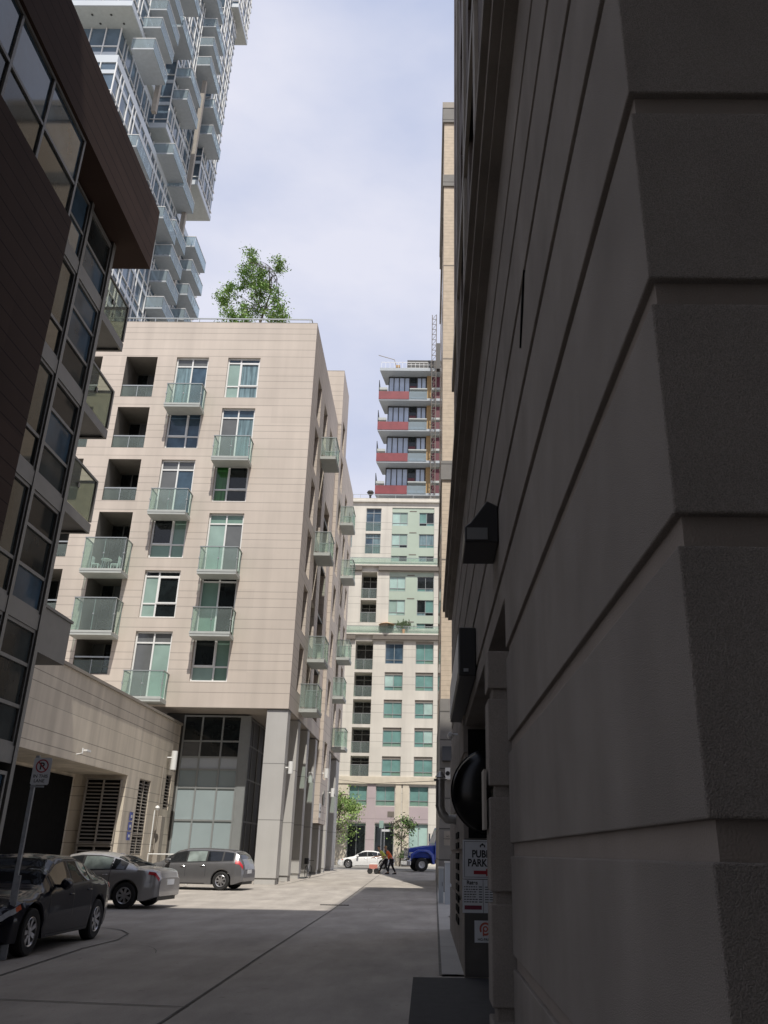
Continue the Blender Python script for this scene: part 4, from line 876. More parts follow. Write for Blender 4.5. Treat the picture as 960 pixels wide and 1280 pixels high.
# ------------------------------------------------------------ trees
def tree(name, label, loc, base_r, h, crown, n_leaf, leafm, ls=.16, seed=1, group=None, trunk_to=.55, lean=0.0, lobes=None):
    rnd_ = random.Random(seed)
    t = thing(name, label, 'tree', loc, 0, group)
    tk = MB(); tips = []
    def limb(p, d, L_, r, depth):
        pts = [p]; q = Vector(p); dd = Vector(d)
        for k in range(4):
            dd = (dd + Vector((rnd_.uniform(-.14, .14), rnd_.uniform(-.14, .14), rnd_.uniform(-.02, .12)))).normalized(); q = q + dd * L_ / 4
            ex = math.sqrt(((q.x - crown[0]) / crown[2]) ** 2 + (q.y / crown[2]) ** 2 + (max(0, q.z - crown[1]) / crown[3]) ** 2)
            if ex > .85: q = Vector((crown[0] + (q.x - crown[0]) * .85 / ex, q.y * .85 / ex, crown[1] + (q.z - crown[1]) * .85 / ex if q.z > crown[1] else q.z))
            pts.append(q.copy())
            if depth < 3 and k >= 1:
                for _ in range(2 if depth < 2 else 1):
                    a = rnd_.uniform(0, 6.28); sd_ = Vector((math.cos(a), math.sin(a), rnd_.uniform(-.1, .7))).normalized()
                    limb(q.copy(), (dd * .5 + sd_).normalized(), L_ * rnd_.uniform(.45, .65), r * .45, depth + 1)
            if depth >= 2: tips.append(q.copy())
        tk.tube(pts, [r, r * .85, r * .7, r * .5, r * .3], 7 if depth < 1 else 4)
        tips.append(q.copy())
    limb(Vector((0, 0, 0)), (lean, 0, 1), h * trunk_to + h * .25, base_r, 0)
    tk.build('trunk', 'bark', t, smooth=True)
    # fit tips to the crown box
    (cx, cz, rx, rz_) = crown
    cand = []
    for _ in range(70):
        a = rnd_.uniform(0, 6.28); u = rnd_.uniform(-1, 1); r = rnd_.uniform(.35, 1) ** .6; s_ = math.sqrt(1 - u * u)
        wob = 1 + .25 * math.sin(3 * a + seed) * s_
        cand.append(Vector((cx + rx * r * s_ * math.cos(a) * wob, rx * r * s_ * math.sin(a) * wob, cz + rz_ * r * u)))
    if lobes:
        cand = []; tips = []
        for (lx, lz, lr) in lobes:
            for _ in range(10):
                d_ = Vector((rnd_.gauss(0, 1), rnd_.gauss(0, 1), rnd_.gauss(0, 1))).normalized() * lr * rnd_.uniform(.2, 1.0)
                cand.append(Vector((lx, rnd_.uniform(-.9, .9), lz)) + d_)
    tips = [q for q in tips if ((q.x - cx) / rx) ** 2 + (q.y / rx) ** 2 + ((q.z - cz) / rz_) ** 2 < 1.5]
    cl = cand + tips[:90]
    tw = MB()
    top = Vector((cx * .3, 0, cz - rz_ * .5))
    for q in (cand[::5] if lobes else cand[::2]): tw.tube([top.lerp(q, .1), top.lerp(q, .6) + Vector((0, 0, .1)), q], [base_r * .18, base_r * .11, base_r * .04], 4)
    tw.build('branches', 'bark', t)
    lf = MB()
    for i in range(n_leaf):
        c = rnd_.choice(cl); sp = (.13 if lobes else .22) * min(rx, rz_) * (.5 + .8 * ((cl.index(c) * 37) % 10) / 10)
        p = c + Vector((rnd_.gauss(0, sp), rnd_.gauss(0, sp), rnd_.gauss(0, sp * .8)))
        n_ = Vector((rnd_.gauss(0, 1), rnd_.gauss(0, 1), rnd_.gauss(.6, 1))).normalized(); a = n_.orthogonal().normalized(); b_ = n_.cross(a)
        ang = rnd_.uniform(0, 6.28); a, b_ = a * math.cos(ang) + b_ * math.sin(ang), b_ * math.cos(ang) - a * math.sin(ang)
        s_ = ls * rnd_.uniform(.6, 1.3)
        lf.add([p - a * s_, p + b_ * s_ * .45, p + a * s_, p - b_ * s_ * .45], [(0, 1, 2, 3)], 0 if rnd_.random() < .7 else 1)
    lf.build('crown', leafm, t)
    return t
tree('roof_tree', 'bushy green tree growing on the roof terrace of the beige block', (-12.15, 48.0, 33.26), .10, 8.6, (-.35, 4.9, 1.9, 2.7), 9500, ['leaf', 'leaf2'], .095, 5, lobes=[((x - 323) * .0515 - (400 - y) * .0067, (400 - y) * .0680 + 2.2, q) for (x, y, q) in ((315, 316, .3), (313, 334, .55), (334, 342, .75), (352, 326, .45), (304, 349, .5), (284, 358, .55), (326, 362, .6), (350, 372, .5), (300, 384, .75), (288, 396, .5), (344, 395, .45), (322, 378, .5), (307, 398, .6), (330, 352, .5), (355, 388, .3), (276, 372, .25))])
sh = thing('roof_shrub', 'low green shrubs along the rooftop railing under the roof tree', 'shrub', (-13.7, 47.6, 33.26))
m = MB(); r5 = random.Random(9)
for i in range(900):
    p = Vector((r5.gauss(0, .8), r5.gauss(0, .3), abs(r5.gauss(.9, .6)))); a = Vector((r5.gauss(0, 1), r5.gauss(0, 1), r5.gauss(0, 1))).normalized(); b_ = a.orthogonal().normalized(); m.quad(p - a * .13, p + b_ * .06, p + a * .13, p - b_ * .06)
m.build('foliage', ['leaf'], sh)
m = MB(); [m.tube([(x, 0, 0), (x * 1.2, 0, 1.0)], .03, 5) for x in (-.8, -.3, .2, .7)]; m.build('stem', 'bark', sh)
tree('street_tree', 'slender yellow green street tree by the last grey column', (-8.7, 83.6, gz(84) + .12), .09, 6.6, (.9, 4.2, 1.7, 2.5), 2600, ['leaf2', 'leaf'], .12, 11, 'street trees', .7)
tree('street_tree', 'small dark leaved street tree in front of the cream pilaster', (-2.5, 83.6, gz(84) + .12), .07, 4.6, (.15, 3.0, 1.25, 1.35), 1000, ['leaf3', 'leaf'], .12, 15, 'street trees', .7)
pl = thing('planter', 'dark round planter bush at the kerb beside the blue truck', 'planter', (-1.75, 83.4, gz(84) + .12))
m = MB(); m.lathe([(0, 0), (.5, 0), (.62, .55), (.5, .55), (0, .5)], (0, 0, 0), 'z', 18); m.build('pot', 'ctr_dark', pl)
m = MB(); r5 = random.Random(4)
for i in range(500):
    p = Vector((r5.gauss(0, .33), r5.gauss(0, .33), .75 + abs(r5.gauss(0, .25)))); a = Vector((r5.gauss(0, 1), r5.gauss(0, 1), r5.gauss(0, 1))).normalized(); b_ = a.orthogonal().normalized(); m.quad(p - a * .12, p + b_ * .07, p + a * .12, p - b_ * .07)
m.build('foliage', 'leaf3', pl)
pt = thing('terrace_plant', 'leafy potted plant on the middle terrace right of the tan umbrella', 'plant', (-2.7, YC - .17, 23.1))
m = MB(); r5 = random.Random(6)
for i in range(160):
    a0 = r5.uniform(0, 6.28); p = Vector((r5.gauss(0, .35), r5.gauss(0, .08), .7 + abs(r5.gauss(0, .3)))); a = Vector((r5.gauss(0, .6), 0, 1)).normalized(); b_ = Vector((1, 0, 0)); m.quad(p - a * .18, p + b_ * .06, p + a * .18, p - b_ * .06)
m.build('foliage', 'leaf3', pt); m = MB(); m.lathe([(0, 0), (.15, 0), (.2, .45), (0, .45)], (0, 0, 0), 'z', 12); m.build('pot', 'umbrella', pt)

# ------------------------------------------------------------ cars
def interp(keys, u):
    for (a, b) in zip(keys[:-1], keys[1:]):
        if a[0] <= u <= b[0]:
            t = (u - a[0]) / max(1e-6, b[0] - a[0]); t = t * t * (3 - 2 * t) * .55 + t * .45; return a[1] + (b[1] - a[1]) * t
    return keys[-1][1] if u > keys[-1][0] else keys[0][1]
SEDAN = dict(top=[(0, .52), (.012, .62), (.05, .72), (.12, .82), (.26, .93), (.285, .97), (.36, 1.20), (.43, 1.37), (.50, 1.43), (.62, 1.42), (.71, 1.35), (.80, 1.18), (.865, 1.05), (.94, 1.02), (.985, .95), (1, .78)],
             belt=[(0, .50), (.012, .58), (.05, .67), (.12, .76), (.26, .87), (.5, .92), (.75, .97), (.88, .98), (.97, .93), (1, .75)],
             wid=[(0, .70), (.02, .83), (.06, .93), (.14, .99), (.3, 1), (.75, 1), (.9, .97), (.97, .90), (1, .78)],
             wt=[(0, .55), (.05, .72), (.15, .80), (.26, .82), (.285, .80), (.43, .66), (.62, .66), (.75, .66), (.86, .78), (.97, .74), (1, .6)],
             ws=(.295, .425), rw=(.725, .85), win=[(.345, .52), (.535, .70), (.71, .785)], lid=.86)
WAGON = dict(top=[(0, .55), (.012, .66), (.05, .77), (.12, .88), (.22, .98), (.245, 1.02), (.32, 1.25), (.39, 1.42), (.46, 1.49), (.6, 1.51), (.8, 1.48), (.90, 1.42), (.945, 1.30), (.975, 1.08), (.99, .95), (1, .75)],
             belt=[(0, .50), (.012, .62), (.05, .72), (.12, .82), (.22, .92), (.5, .96), (.75, 1.0), (.9, 1.03), (.96, 1.0), (.985, .9), (1, .72)],
             wid=[(0, .70), (.02, .83), (.06, .93), (.14, .99), (.3, 1), (.8, 1), (.93, .97), (.98, .90), (1, .82)],
             wt=[(0, .55), (.05, .72), (.15, .80), (.22, .82), (.245, .80), (.39, .68), (.62, .68), (.86, .67), (.95, .70), (.98, .74), (1, .7)],
             ws=(.255, .385), rw=(.915, .968), win=[(.31, .475), (.49, .655), (.67, .80), (.815, .90)], lid=.97)
def car(label, group, prof, L_, Wd, sc, loc, rz, paint, glass='carglass', name='parked_car', lit=None):
    t = thing(name, label, 'car', loc, rz, group)
    hw = Wd / 2; wr = .335; fx, rx_ = .19, .81
    def zb(u):
        z = .20 + .10 * max(0, (.06 - u) / .06) + .12 * max(0, (u - .92) / .08)
        for c in (fx, rx_):
            d = abs(u - c) * L_
            if d < wr + .055: z = max(z, wr + math.sqrt(max(0, (wr + .055) ** 2 - d * d)))
        return z
    def ring(u):
        W_ = hw * interp(prof['wid'], u); zt = interp(prof['top'], u); zs = min(interp(prof['belt'], u), zt - .015); b_ = zb(u); wt = min(hw * interp(prof['wt'], u), W_ * .95)
        zm = max(.48, b_ + .04)
        return [(0, b_ + (.0)), (W_ * .86, b_), (W_ * .975, b_ + .012), (W_, zm), (W_ * .99, max(zm + .02, zs - .09)), (W_ * .945, zs), (wt + (W_ * .945 - wt) * .10, zs + (zt - zs) * .86), (wt * .86, zs + (zt - zs) * .97), (0, zt + .012)]
    def P(u, s, side=1, off=0.0):
        r = ring(u); i = min(int(s), 7); f = s - i
        y = r[i][0] + (r[i + 1][0] - r[i][0]) * f; z = r[i][1] + (r[i + 1][1] - r[i][1]) * f
        dy, dz = r[i + 1][0] - r[i][0], r[i + 1][1] - r[i][1]; ln = math.hypot(dy, dz) or 1; ny, nz_ = dz / ln, -dy / ln
        return ((.5 - u) * L_ * sc, side * (y + ny * off) * sc, (z + nz_ * off) * sc)
    us = sorted(set([0, .004, .012, .025] + [i / 90 for i in range(91)] + [.975, .985, .99, .996, 1] + [c + s_ * (wr + .055) / L_ * k for c in (fx, rx_) for s_ in (-1, 1) for k in (1.0, .985, .94, .85, .7)]))
    mb = MB(); n = 9; 
    for side in (1, -1):
        o = len(mb.v); vs = [P(u, float(s), side) if s < 8 else P(u, 7.9999, side) for u in us for s in range(n)]
        fs = []; ms = []
        for i in range(len(us) - 1):
            for s in range(n - 1): fs.append((i * n + s, i * n + s + 1, (i + 1) * n + s + 1, (i + 1) * n + s)); ms.append(1 if s < 1 else 0)
        k0 = len(mb.f); mb.add(vs, fs); mb.m[k0:] = ms
        mb.add([vs[s] for s in range(n)], [tuple(range(n))]); mb.add([vs[(len(us) - 1) * n + s] for s in range(n)], [tuple(range(n))])
    body = mb.build('body', [paint, 'black'], t, smooth=True)
    def patch(m_, u0, u1, s0, s1, off=.006, sides=(1, -1), nu=8, ns=4, mi=0, trim=None):
        for sd_ in sides:
            vs = []; 
            for i in range(nu + 1):
                for j in range(ns + 1):
                    u = u0 + (u1 - u0) * i / nu; s = s0 + (s1 - s0) * j / ns
                    vs.append(P(u, s, sd_, off))
            m_.add(vs, [(i * (ns + 1) + j, i * (ns + 1) + j + 1, (i + 1) * (ns + 1) + j + 1, (i + 1) * (ns + 1) + j) for i in range(nu) for j in range(ns)], mi)
    for q, (a, b) in enumerate(prof['win']):
        for sd_ in (1, -1):
            g = MB(); patch(g, a, b, 5.10, 5.90, .008, (sd_,)); g.build('side_window', lit if (lit and q == 1) else glass, t, smooth=True)
    g = MB(); patch(g, prof['win'][0][0] - .012, prof['win'][-1][1] + .012, 5.02, 5.97, .004); g.build('window_surround', 'black', t, smooth=True)
    g = MB(); patch(g, prof['ws'][0], prof['ws'][1], 6.15, 7.9999, .006, nu=10); g.build('windscreen', glass, t, smooth=True)
    g = MB(); patch(g, prof['rw'][0], prof['rw'][1], 6.25, 7.9999, .006, nu=10); g.build('rear_window', glass, t, smooth=True)
    for sd_ in (1, -1):
        g = MB(); patch(g, .004, .085, 4.15, 4.95, .008, (sd_,)); hl = g.build('headlight', 'lamp_clear', t, smooth=True)
        g = MB(); patch(g, .075, .10, 4.2, 4.9, .009, (sd_,)); g.build('indicator', 'amber', hl, smooth=True)
        g = MB()
        if prof is WAGON: patch(g, .925, .992, 4.2, 5.25, .010, (sd_,))
        else: patch(g, .935, .994, 4.1, 4.98, .010, (sd_,))
        g.build('taillight', 'lamp_red', t, smooth=True)
        g = MB(); xm = (.5 - prof['win'][0][0] - .015) * L_ * sc; ym = sd_ * (hw * .93) * sc; zm = (interp(prof['belt'], .36) + .06) * sc
        g.box(xm - .06, ym, zm - .02, xm + .06, ym + sd_ * .12, zm + .03); g.lathe([(0, -.08), (.09, -.07), (.10, .02), (.07, .10), (0, .12)], (xm, ym + sd_ * .2, zm + .04), 'x', 12); g.build('mirror', paint, t, smooth=True)
        g = MB()
        for (a, b) in prof['win'][:2]:
            x = (.5 - b + .02) * L_ * sc; pz = interp(prof['belt'], b) - .11; g.tube([(x - .09, sd_ * (hw * .975 + .012) * sc, pz * sc), (x - .05, sd_ * (hw * .975 + .035) * sc, pz * sc), (x + .06, sd_ * (hw * .975 + .035) * sc, pz * sc), (x + .1, sd_ * (hw * .975 + .012) * sc, pz * sc)], .014, 6)
        g.build('door_handle', 'chrome' if paint != 'paint_dark' else paint, t, smooth=True)
        g = MB()
        for u in (prof['win'][0][0] - .03, (prof['win'][0][1] + prof['win'][1][0]) / 2, prof['win'][1][1] + .01): patch(g, u - .0012, u + .0012, 3.0, 5.0, .003, (sd_,), 1, 4)
        patch(g, prof['win'][0][0] - .03, prof['win'][1][1] + .01, 2.05, 2.15, .003, (sd_,), 6, 1); g.build('door_seam', 'black', t)
    g = MB(); patch(g, .0015, .02, 3.1, 3.9, .008, nu=3); xf_ = (.5) * L_ * sc; g.box(xf_ + .004, -.45 * hw * 2 * sc * .8, .30 * sc, xf_ + .02, .45 * hw * 2 * sc * .8, .42 * sc); g.build('grille', 'black', t)
    g = MB(); xr = -.5 * L_ * sc; g.box(xr - .02, -.26, .60 * sc, xr - .004, .26, .74 * sc); g.build('number_plate', 'signwhite', t)
    g = MB(); g.box((.5 - .985) * L_ * sc, -.7 * hw * sc, .21 * sc, (.5 - .03) * L_ * sc, .7 * hw * sc, .30 * sc); g.build('underbody', 'black', t)
    # wheels
    w0 = None
    for (c, sd_) in ((fx, 1), (fx, -1), (rx_, 1), (rx_, -1)):
        pos = ((.5 - c) * L_ * sc, sd_ * (hw - .115) * sc, wr * sc)
        if w0 is None:
            m = MB(); r = wr * sc; wd = .105 * sc
            m.lathe([(r * .62, -wd), (r * .9, -wd), (r * .985, -wd * .8), (r, -wd * .4), (r, wd * .4), (r * .985, wd * .8), (r * .9, wd), (r * .64, wd * .96), (r * .62, wd * .5)], (0, 0, 0), 'y', 40)
            m.lathe([(0, -wd * .2), (r * .62, -wd * .2)], (0, 0, 0), 'y', 30)
            w0 = m.build('wheel', 'tyre', t, pos, smooth=True)
            q = MB(); q.lathe([(r * .63, wd * .9), (r * .60, wd * .97), (r * .55, wd * .8), (r * .54, wd * .2)], (0, 0, 0), 'y', 40)
            for k in range(7):
                a = 2 * math.pi * k / 7
                for da in (-.11, .11):
                    ca, sa = math.cos(a + da), math.sin(a + da); px_, pz_ = -math.sin(a + da), math.cos(a + da); hw_ = .020 * sc
                    ri, ro = .045 * sc, r * .57
                    q.add([(ca * ri + px_ * hw_, wd * .75, sa * ri + pz_ * hw_), (ca * ri - px_ * hw_, wd * .75, sa * ri - pz_ * hw_), (ca * ro - px_ * hw_ * .8, wd * .85, sa * ro - pz_ * hw_ * .8), (ca * ro + px_ * hw_ * .8, wd * .85, sa * ro + pz_ * hw_ * .8),
                           (ca * ri + px_ * hw_, wd * .45, sa * ri + pz_ * hw_), (ca * ri - px_ * hw_, wd * .45, sa * ri - pz_ * hw_), (ca * ro - px_ * hw_ * .8, wd * .55, sa * ro - pz_ * hw_ * .8), (ca * ro + px_ * hw_ * .8, wd * .55, sa * ro + pz_ * hw_ * .8)], [(0, 1, 2, 3), (0, 4, 5, 1), (1, 5, 6, 2), (2, 6, 7, 3), (3, 7, 4, 0)])
            q.lathe([(0, wd * .84), (.05 * sc, wd * .82), (.055 * sc, wd * .5)], (0, 0, 0), 'y', 16); q.build('rim', 'rim', w0)
        else: dup(w0, t, pos, 0 if sd_ == 1 else math.pi)
        if w0.location[1] * sd_ < 0: pass
    return t
G3 = 'cars parked along the left of the lane'
car('dark navy compact sedan facing the viewer beside the sign pole, nearest of the parked cars', G3, SEDAN, 4.40, 1.78, 1.07, (-7.42, 16.62, 0), R(-90), 'paint_dark')
car('grey metallic sedan with chrome wheels parked between the dark sedan and the wagon', G3, SEDAN, 4.87, 1.84, 1.08, (-10.45, 28.0, 0), R(174), 'paint_silver', lit='carglass2')
car('graphite hatchback wagon with tall red tail lamps parked in front of the frosted lobby glazing', G3, WAGON, 4.48, 1.77, 1.10, (-10.15, 39.6, gz(39.5)), R(173), 'paint_wagon', lit='carglass2')
car('white sedan driving past on the cross street', None, SEDAN, 4.87, 1.84, 1.02, (-5.32, 79.6, gz(79.6) + .008), R(180), 'paint_white', name='car')

# ------------------------------------------------------------ blue truck
tk = thing('truck', 'bright blue conventional truck nosing out from behind the tan brick building', 'truck', (2.35, 73.6, gz(73.6)), R(194))
m = MB()   # local x forward; wheel line y +-1
m.add([(2.0, -.95, 1.0), (2.0, .95, 1.0), (2.0, .95, 1.98), (2.0, -.95, 1.98), (4.1, -.72, 1.0), (4.1, .72, 1.0), (4.05, .72, 1.72), (4.05, -.72, 1.72), (2.9, .8, 1.93), (2.9, -.8, 1.93)],
      [(0, 1, 2, 3), (4, 7, 6, 5), (3, 2, 8, 9), (9, 8, 6, 7), (0, 3, 9, 7, 4), (1, 5, 6, 8, 2), (0, 4, 5, 1)]); m.build('hood', 'paint_blue', tk, bevel=.07)
m = MB(); m.add([(-1.2, -1.1, .9), (2.0, -1.1, .9), (2.0, 1.1, .9), (-1.2, 1.1, .9), (-1.2, -1.1, 3.35), (1.5, -1.0, 3.35), (1.5, 1.0, 3.35), (-1.2, 1.1, 3.35), (2.0, -1.1, 2.0), (2.0, 1.1, 2.0), (-1.2, -1.1, 2.0), (-1.2, 1.1, 2.0)],
      [(0, 1, 2, 3), (4, 5, 6, 7), (8, 9, 6, 5), (1, 2, 9, 8), (0, 1, 8, 10), (10, 8, 5, 4), (3, 2, 9, 11), (11, 9, 6, 7), (0, 10, 11, 3), (10, 4, 7, 11)]); cab = m.build('cab', 'paint_blue', tk, bevel=.05)
m = MB(); m.quad((1.97, -.95, 2.1), (1.97, .95, 2.1), (1.56, .88, 3.2), (1.56, -.88, 3.2)); wsc = m.build('windscreen', 'g_pale', tk, (.02, 0, .01))
for s_ in (1, -1):
    m = MB(); m.quad((.2, s_ * 1.1, 2.1), (1.8, s_ * 1.1, 2.1), (1.45, s_ * 1.02, 3.15), (.2, s_ * 1.05, 3.15)); m.build('side_window', 'carglass', tk, (0, s_ * .02, 0))
    m = MB(); m.prism([(2.2, .55), (2.3, 1.15), (2.7, 1.45), (3.3, 1.45), (3.75, 1.2), (4.0, .75), (4.0, 1.0), (4.0, 1.3), (3.4, 1.62), (2.5, 1.62), (2.05, 1.25), (2.0, .55)], 'y', s_ * .70, s_ * 1.18); m.build('fender', 'paint_blue', tk, bevel=.04)
    m = MB(); m.box(3.75, s_ * .78, 1.15, 4.06, s_ * 1.12, 1.42); m.build('headlight', 'lamp_clear', tk, bevel=.03)
    m = MB(); m.box(1.8, s_ * 1.2, 2.1, 1.9, s_ * 1.45, 2.9); m.tube([(1.85, s_ * 1.1, 2.2), (1.85, s_ * 1.3, 2.2)], .03, 6); m.build('mirror', 'chrome', tk, bevel=.03)
m = MB(); m.box(4.06, -.62, .95, 4.16, .62, 1.72); [m.box(4.16, -.55, 1.0 + .12 * k, 4.19, .55, 1.05 + .12 * k, 1) for k in range(6)]; m.build('grille', ['chrome', 'black'], tk, bevel=.02)
m = MB(); m.box(3.95, -1.15, .42, 4.3, 1.15, .85); m.build('bumper', 'chrome', tk, bevel=.08)
m = MB(); m.box(-8, -.5, .6, 4.0, .5, .95); m.build('chassis', 'black', tk)
m = MB(); m.box(-8.5, -1.2, 1.0, -1.5, 1.2, 3.4); m.build('cargo_body', 'paint_blue', tk, bevel=.04)
wt0 = None
for (x, y) in ((3.05, .95), (3.05, -.95), (-5.6, .95), (-5.6, -.95)):
    if wt0 is None:
        m = MB(); r = .52; m.lathe([(.28, -.15), (.44, -.16), (.51, -.12), (.52, 0), (.51, .12), (.44, .16), (.28, .15), (.28, .05), (0, .05)], (0, 0, 0), 'y', 32); wt0 = m.build('wheel', 'tyre', tk, (x, y, .52), smooth=True)
        m = MB(); m.lathe([(.29, .14), (.25, .09), (.1, .08), (.09, .17), (0, .17)], (0, 0, 0), 'y', 24); m.build('rim', 'rim', wt0, smooth=True)
    else: dup(wt0, tk, (x, y, .52), 0 if y > 0 else math.pi)

# ------------------------------------------------------------ people
def skinned(name, verts, edges, m, parent, sub=2):
    me = bpy.data.meshes.new(name); me.from_pydata([v[:3] for v in verts], edges, []); me.update()
    ob = bpy.data.objects.new(name, me); COL.objects.link(ob); ob.parent = parent; me.materials.append(MT[m])
    s_ = ob.modifiers.new('skin', 'SKIN'); s_.use_smooth_shade = True
    for i, v in enumerate(verts):
        sv = me.skin_vertices[0].data[i]; r = v[3]; sv.radius = r if isinstance(r, tuple) else (r, r); sv.use_root = (i == 0)
    ob.modifiers.new('subdivision', 'SUBSURF').levels = sub; ob.modifiers['subdivision'].render_levels = sub
    return ob
def person(label, loc, rz, vest, front, back, group, lean=.35, sc=1.08, hat=False):
    """faces local +x; front/back = foot x offsets"""
    t = thing('person', label, 'person', loc, rz, group); t.scale = (sc, sc, sc)
    hip = (0, 0, .92); ch = (lean * .8, 0, 1.36); nk = (lean, 0, 1.48)
    hd = (lean + .07, 0, 1.60)
    hand = (lean + .48, 0, .98)
    v = [(*hip, (.13, .16)), (lean * .4, 0, 1.12, (.11, .14)), (*ch, (.11, .17)), (*nk, .055), (hd[0], 0, 1.55, .06)]
    e = [(0, 1), (1, 2), (2, 3), (3, 4)]
    for s_, fx_ in ((1, front), (-1, back)):
        kx = fx_ * .5 + .07; b = len(v)
        v += [(0, s_ * .09, .86, .09), (kx, s_ * .10, .48, .062), (fx_ - .02, s_ * .10, .09, .042), (fx_ + .13, s_ * .10, .035, (.035, .045))]; e += [(0, b), (b, b + 1), (b + 1, b + 2), (b + 2, b + 3)]
    for s_ in (1, -1):
        b = len(v); v += [(ch[0], s_ * .19, 1.38, .055), (lean * .5 + .1, s_ * .24, 1.12, .042), (hand[0] - .05, s_ * .20, 1.0, .032)]; e += [(2, b), (b, b + 1), (b + 1, b + 2)]
        # palm and five fingers
        pb = len(v); v += [(hand[0] + .02, s_ * .20, .985, (.018, .034))]; e += [(b + 2, pb)]
        for q, (dy, ln) in enumerate(((-.028, .06), (-.010, .075), (.009, .07), (.026, .055))):
            c = len(v); v += [(hand[0] + .045, s_ * .20 + dy, .98, .009), (hand[0] + .045 + ln * .6, s_ * .20 + dy, .965, .008), (hand[0] + .04 + ln * .6, s_ * .20 + dy, .94, .007)]; e += [(pb, c), (c, c + 1), (c + 1, c + 2)]
        c = len(v); v += [(hand[0] + .02, s_ * .16, .965, .010), (hand[0] + .055, s_ * .15, .95, .008)]; e += [(pb, c), (c, c + 1)]
    skinned('body', v, e, 'skin', t, 1)
    # head with nose, ears (separate small lathe shapes joined as one mesh part)
    m = MB(); m.lathe([(0, -.125), (.05, -.115), (.075, -.06), (.088, .01), (.085, .06), (.055, .105), (0, .12)], (hd[0], 0, 1.62), 'z', 16)
    m.prism([(.075, 1.60), (.105, 1.585), (.08, 1.64)], 'y', -.012, .012) if False else m.add([(hd[0] + .08, -.013, 1.59), (hd[0] + .08, .013, 1.59), (hd[0] + .112, 0, 1.597), (hd[0] + .085, 0, 1.64)], [(0, 1, 2), (0, 2, 3), (1, 3, 2), (0, 3, 1)])
    for s_ in (1, -1): m.lathe([(0, -.012), (.025, 0), (0, .012)], (hd[0] - .005, s_ * .09, 1.62), 'y', 8)
    m.build('head', 'skin', t, smooth=True)
    m = MB(); [m.lathe([(0, -.008), (.010, 0), (0, .008)], (hd[0] + .08, s_ * .03, 1.635), 'x', 6) for s_ in (1, -1)]; m.box(hd[0] + .073, -.022, 1.562, hd[0] + .081, .022, 1.568); m.build('face', 'hair', t)
    m = MB(); m.lathe([(.092, .02), (.098, .06), (.075, .115), (0, .135)], (hd[0] - .012, 0, 1.62), 'z', 16)
    if hat: m.box(hd[0] + .05, -.07, 1.665, hd[0] + .17, .07, 1.68)
    m.build('cap' if hat else 'hair', 'hair' if not hat else 'woodwall', t, smooth=True)
    skinned('vest', [(0, 0, .86, (.15, .18)), (lean * .45, 0, 1.13, (.135, .17)), (lean * .8, 0, 1.36, (.13, .19)), (lean * .95, 0, 1.45, .08), (lean * .8, .2, 1.37, .072), (lean * .6 + .03, .235, 1.22, .062), (lean * .8, -.2, 1.37, .072), (lean * .6 + .03, -.235, 1.22, .062)], [(0, 1), (1, 2), (2, 3), (2, 4), (4, 5), (2, 6), (6, 7)], vest, t, 1)
    tv = [(0, 0, .92, (.145, .175))]; te = []
    for s_, fx_ in ((1, front), (-1, back)):
        b = len(tv); tv += [(0, s_ * .09, .84, .105), (fx_ * .5 + .07, s_ * .10, .48, .078), (fx_ - .02, s_ * .10, .12, .062)]; te += [(0, b), (b, b + 1), (b + 1, b + 2)]
    skinned('trousers', tv, te, 'trouser', t, 1)
    for s_, fx_ in ((1, front), (-1, back)):
        m = MB(); m.add([(fx_ - .09, s_ * .10 - .05, 0), (fx_ + .2, s_ * .10 - .05, 0), (fx_ + .2, s_ * .10 + .05, 0), (fx_ - .09, s_ * .10 + .05, 0), (fx_ - .09, s_ * .10 - .045, .11), (fx_ + .18, s_ * .10 - .04, .05), (fx_ + .18, s_ * .10 + .04, .05), (fx_ - .09, s_ * .10 + .045, .11)], [(0, 3, 2, 1), (4, 5, 6, 7), (0, 1, 5, 4), (1, 2, 6, 5), (2, 3, 7, 6), (3, 0, 4, 7)]); m.build('shoe', 'black', t, bevel=.015)
    return t
GP = 'two people crossing the end of the lane'
person('person in an orange vest and dark trousers leaning forward as they push the cart', (-2.5, 64.6, gz(64.6)), R(180), 'vest', .22, -.25, GP, .36, hat=True)
person('person in a yellow green vest half hidden on the far side of the orange vest', (-2.95, 65.4, gz(65.4)), R(180), 'vest2', .42, -.15, GP, .42)
ct = thing('hand_cart', 'small red and white wheeled cart pushed by the people in vests', 'cart', (-3.75, 64.7, gz(64.7)), R(180))
m = MB(); m.box(-.25, -.22, .32, .35, .22, .62); m.box(-.22, -.2, .62, .3, .2, .68, 1); m.build('cart_body', ['cartpink', 'white'], ct, bevel=.02)
m = MB(); m.tube([(-.25, .18, .45), (-.6, .18, .9), (-.78, .18, 1.05)], .02, 6); m.tube([(-.25, -.18, .45), (-.6, -.18, .9), (-.78, -.18, 1.05)], .02, 6); m.tube([(-.78, -.2, 1.05), (-.78, .2, 1.05)], .02, 6); m.build('handle', 'white', ct)
w1 = None
for (x, y) in ((.28, .2), (.28, -.2), (-.18, .24), (-.18, -.24)):
    if w1 is None: m = MB(); m.lathe([(.06, -.03), (.17, -.035), (.19, 0), (.17, .035), (.06, .03), (0, .02)], (0, 0, 0), 'y', 20); w1 = m.build('wheel', 'tyre', ct, (x, y, .19), smooth=True)
    else: dup(w1, ct, (x, y, .19))

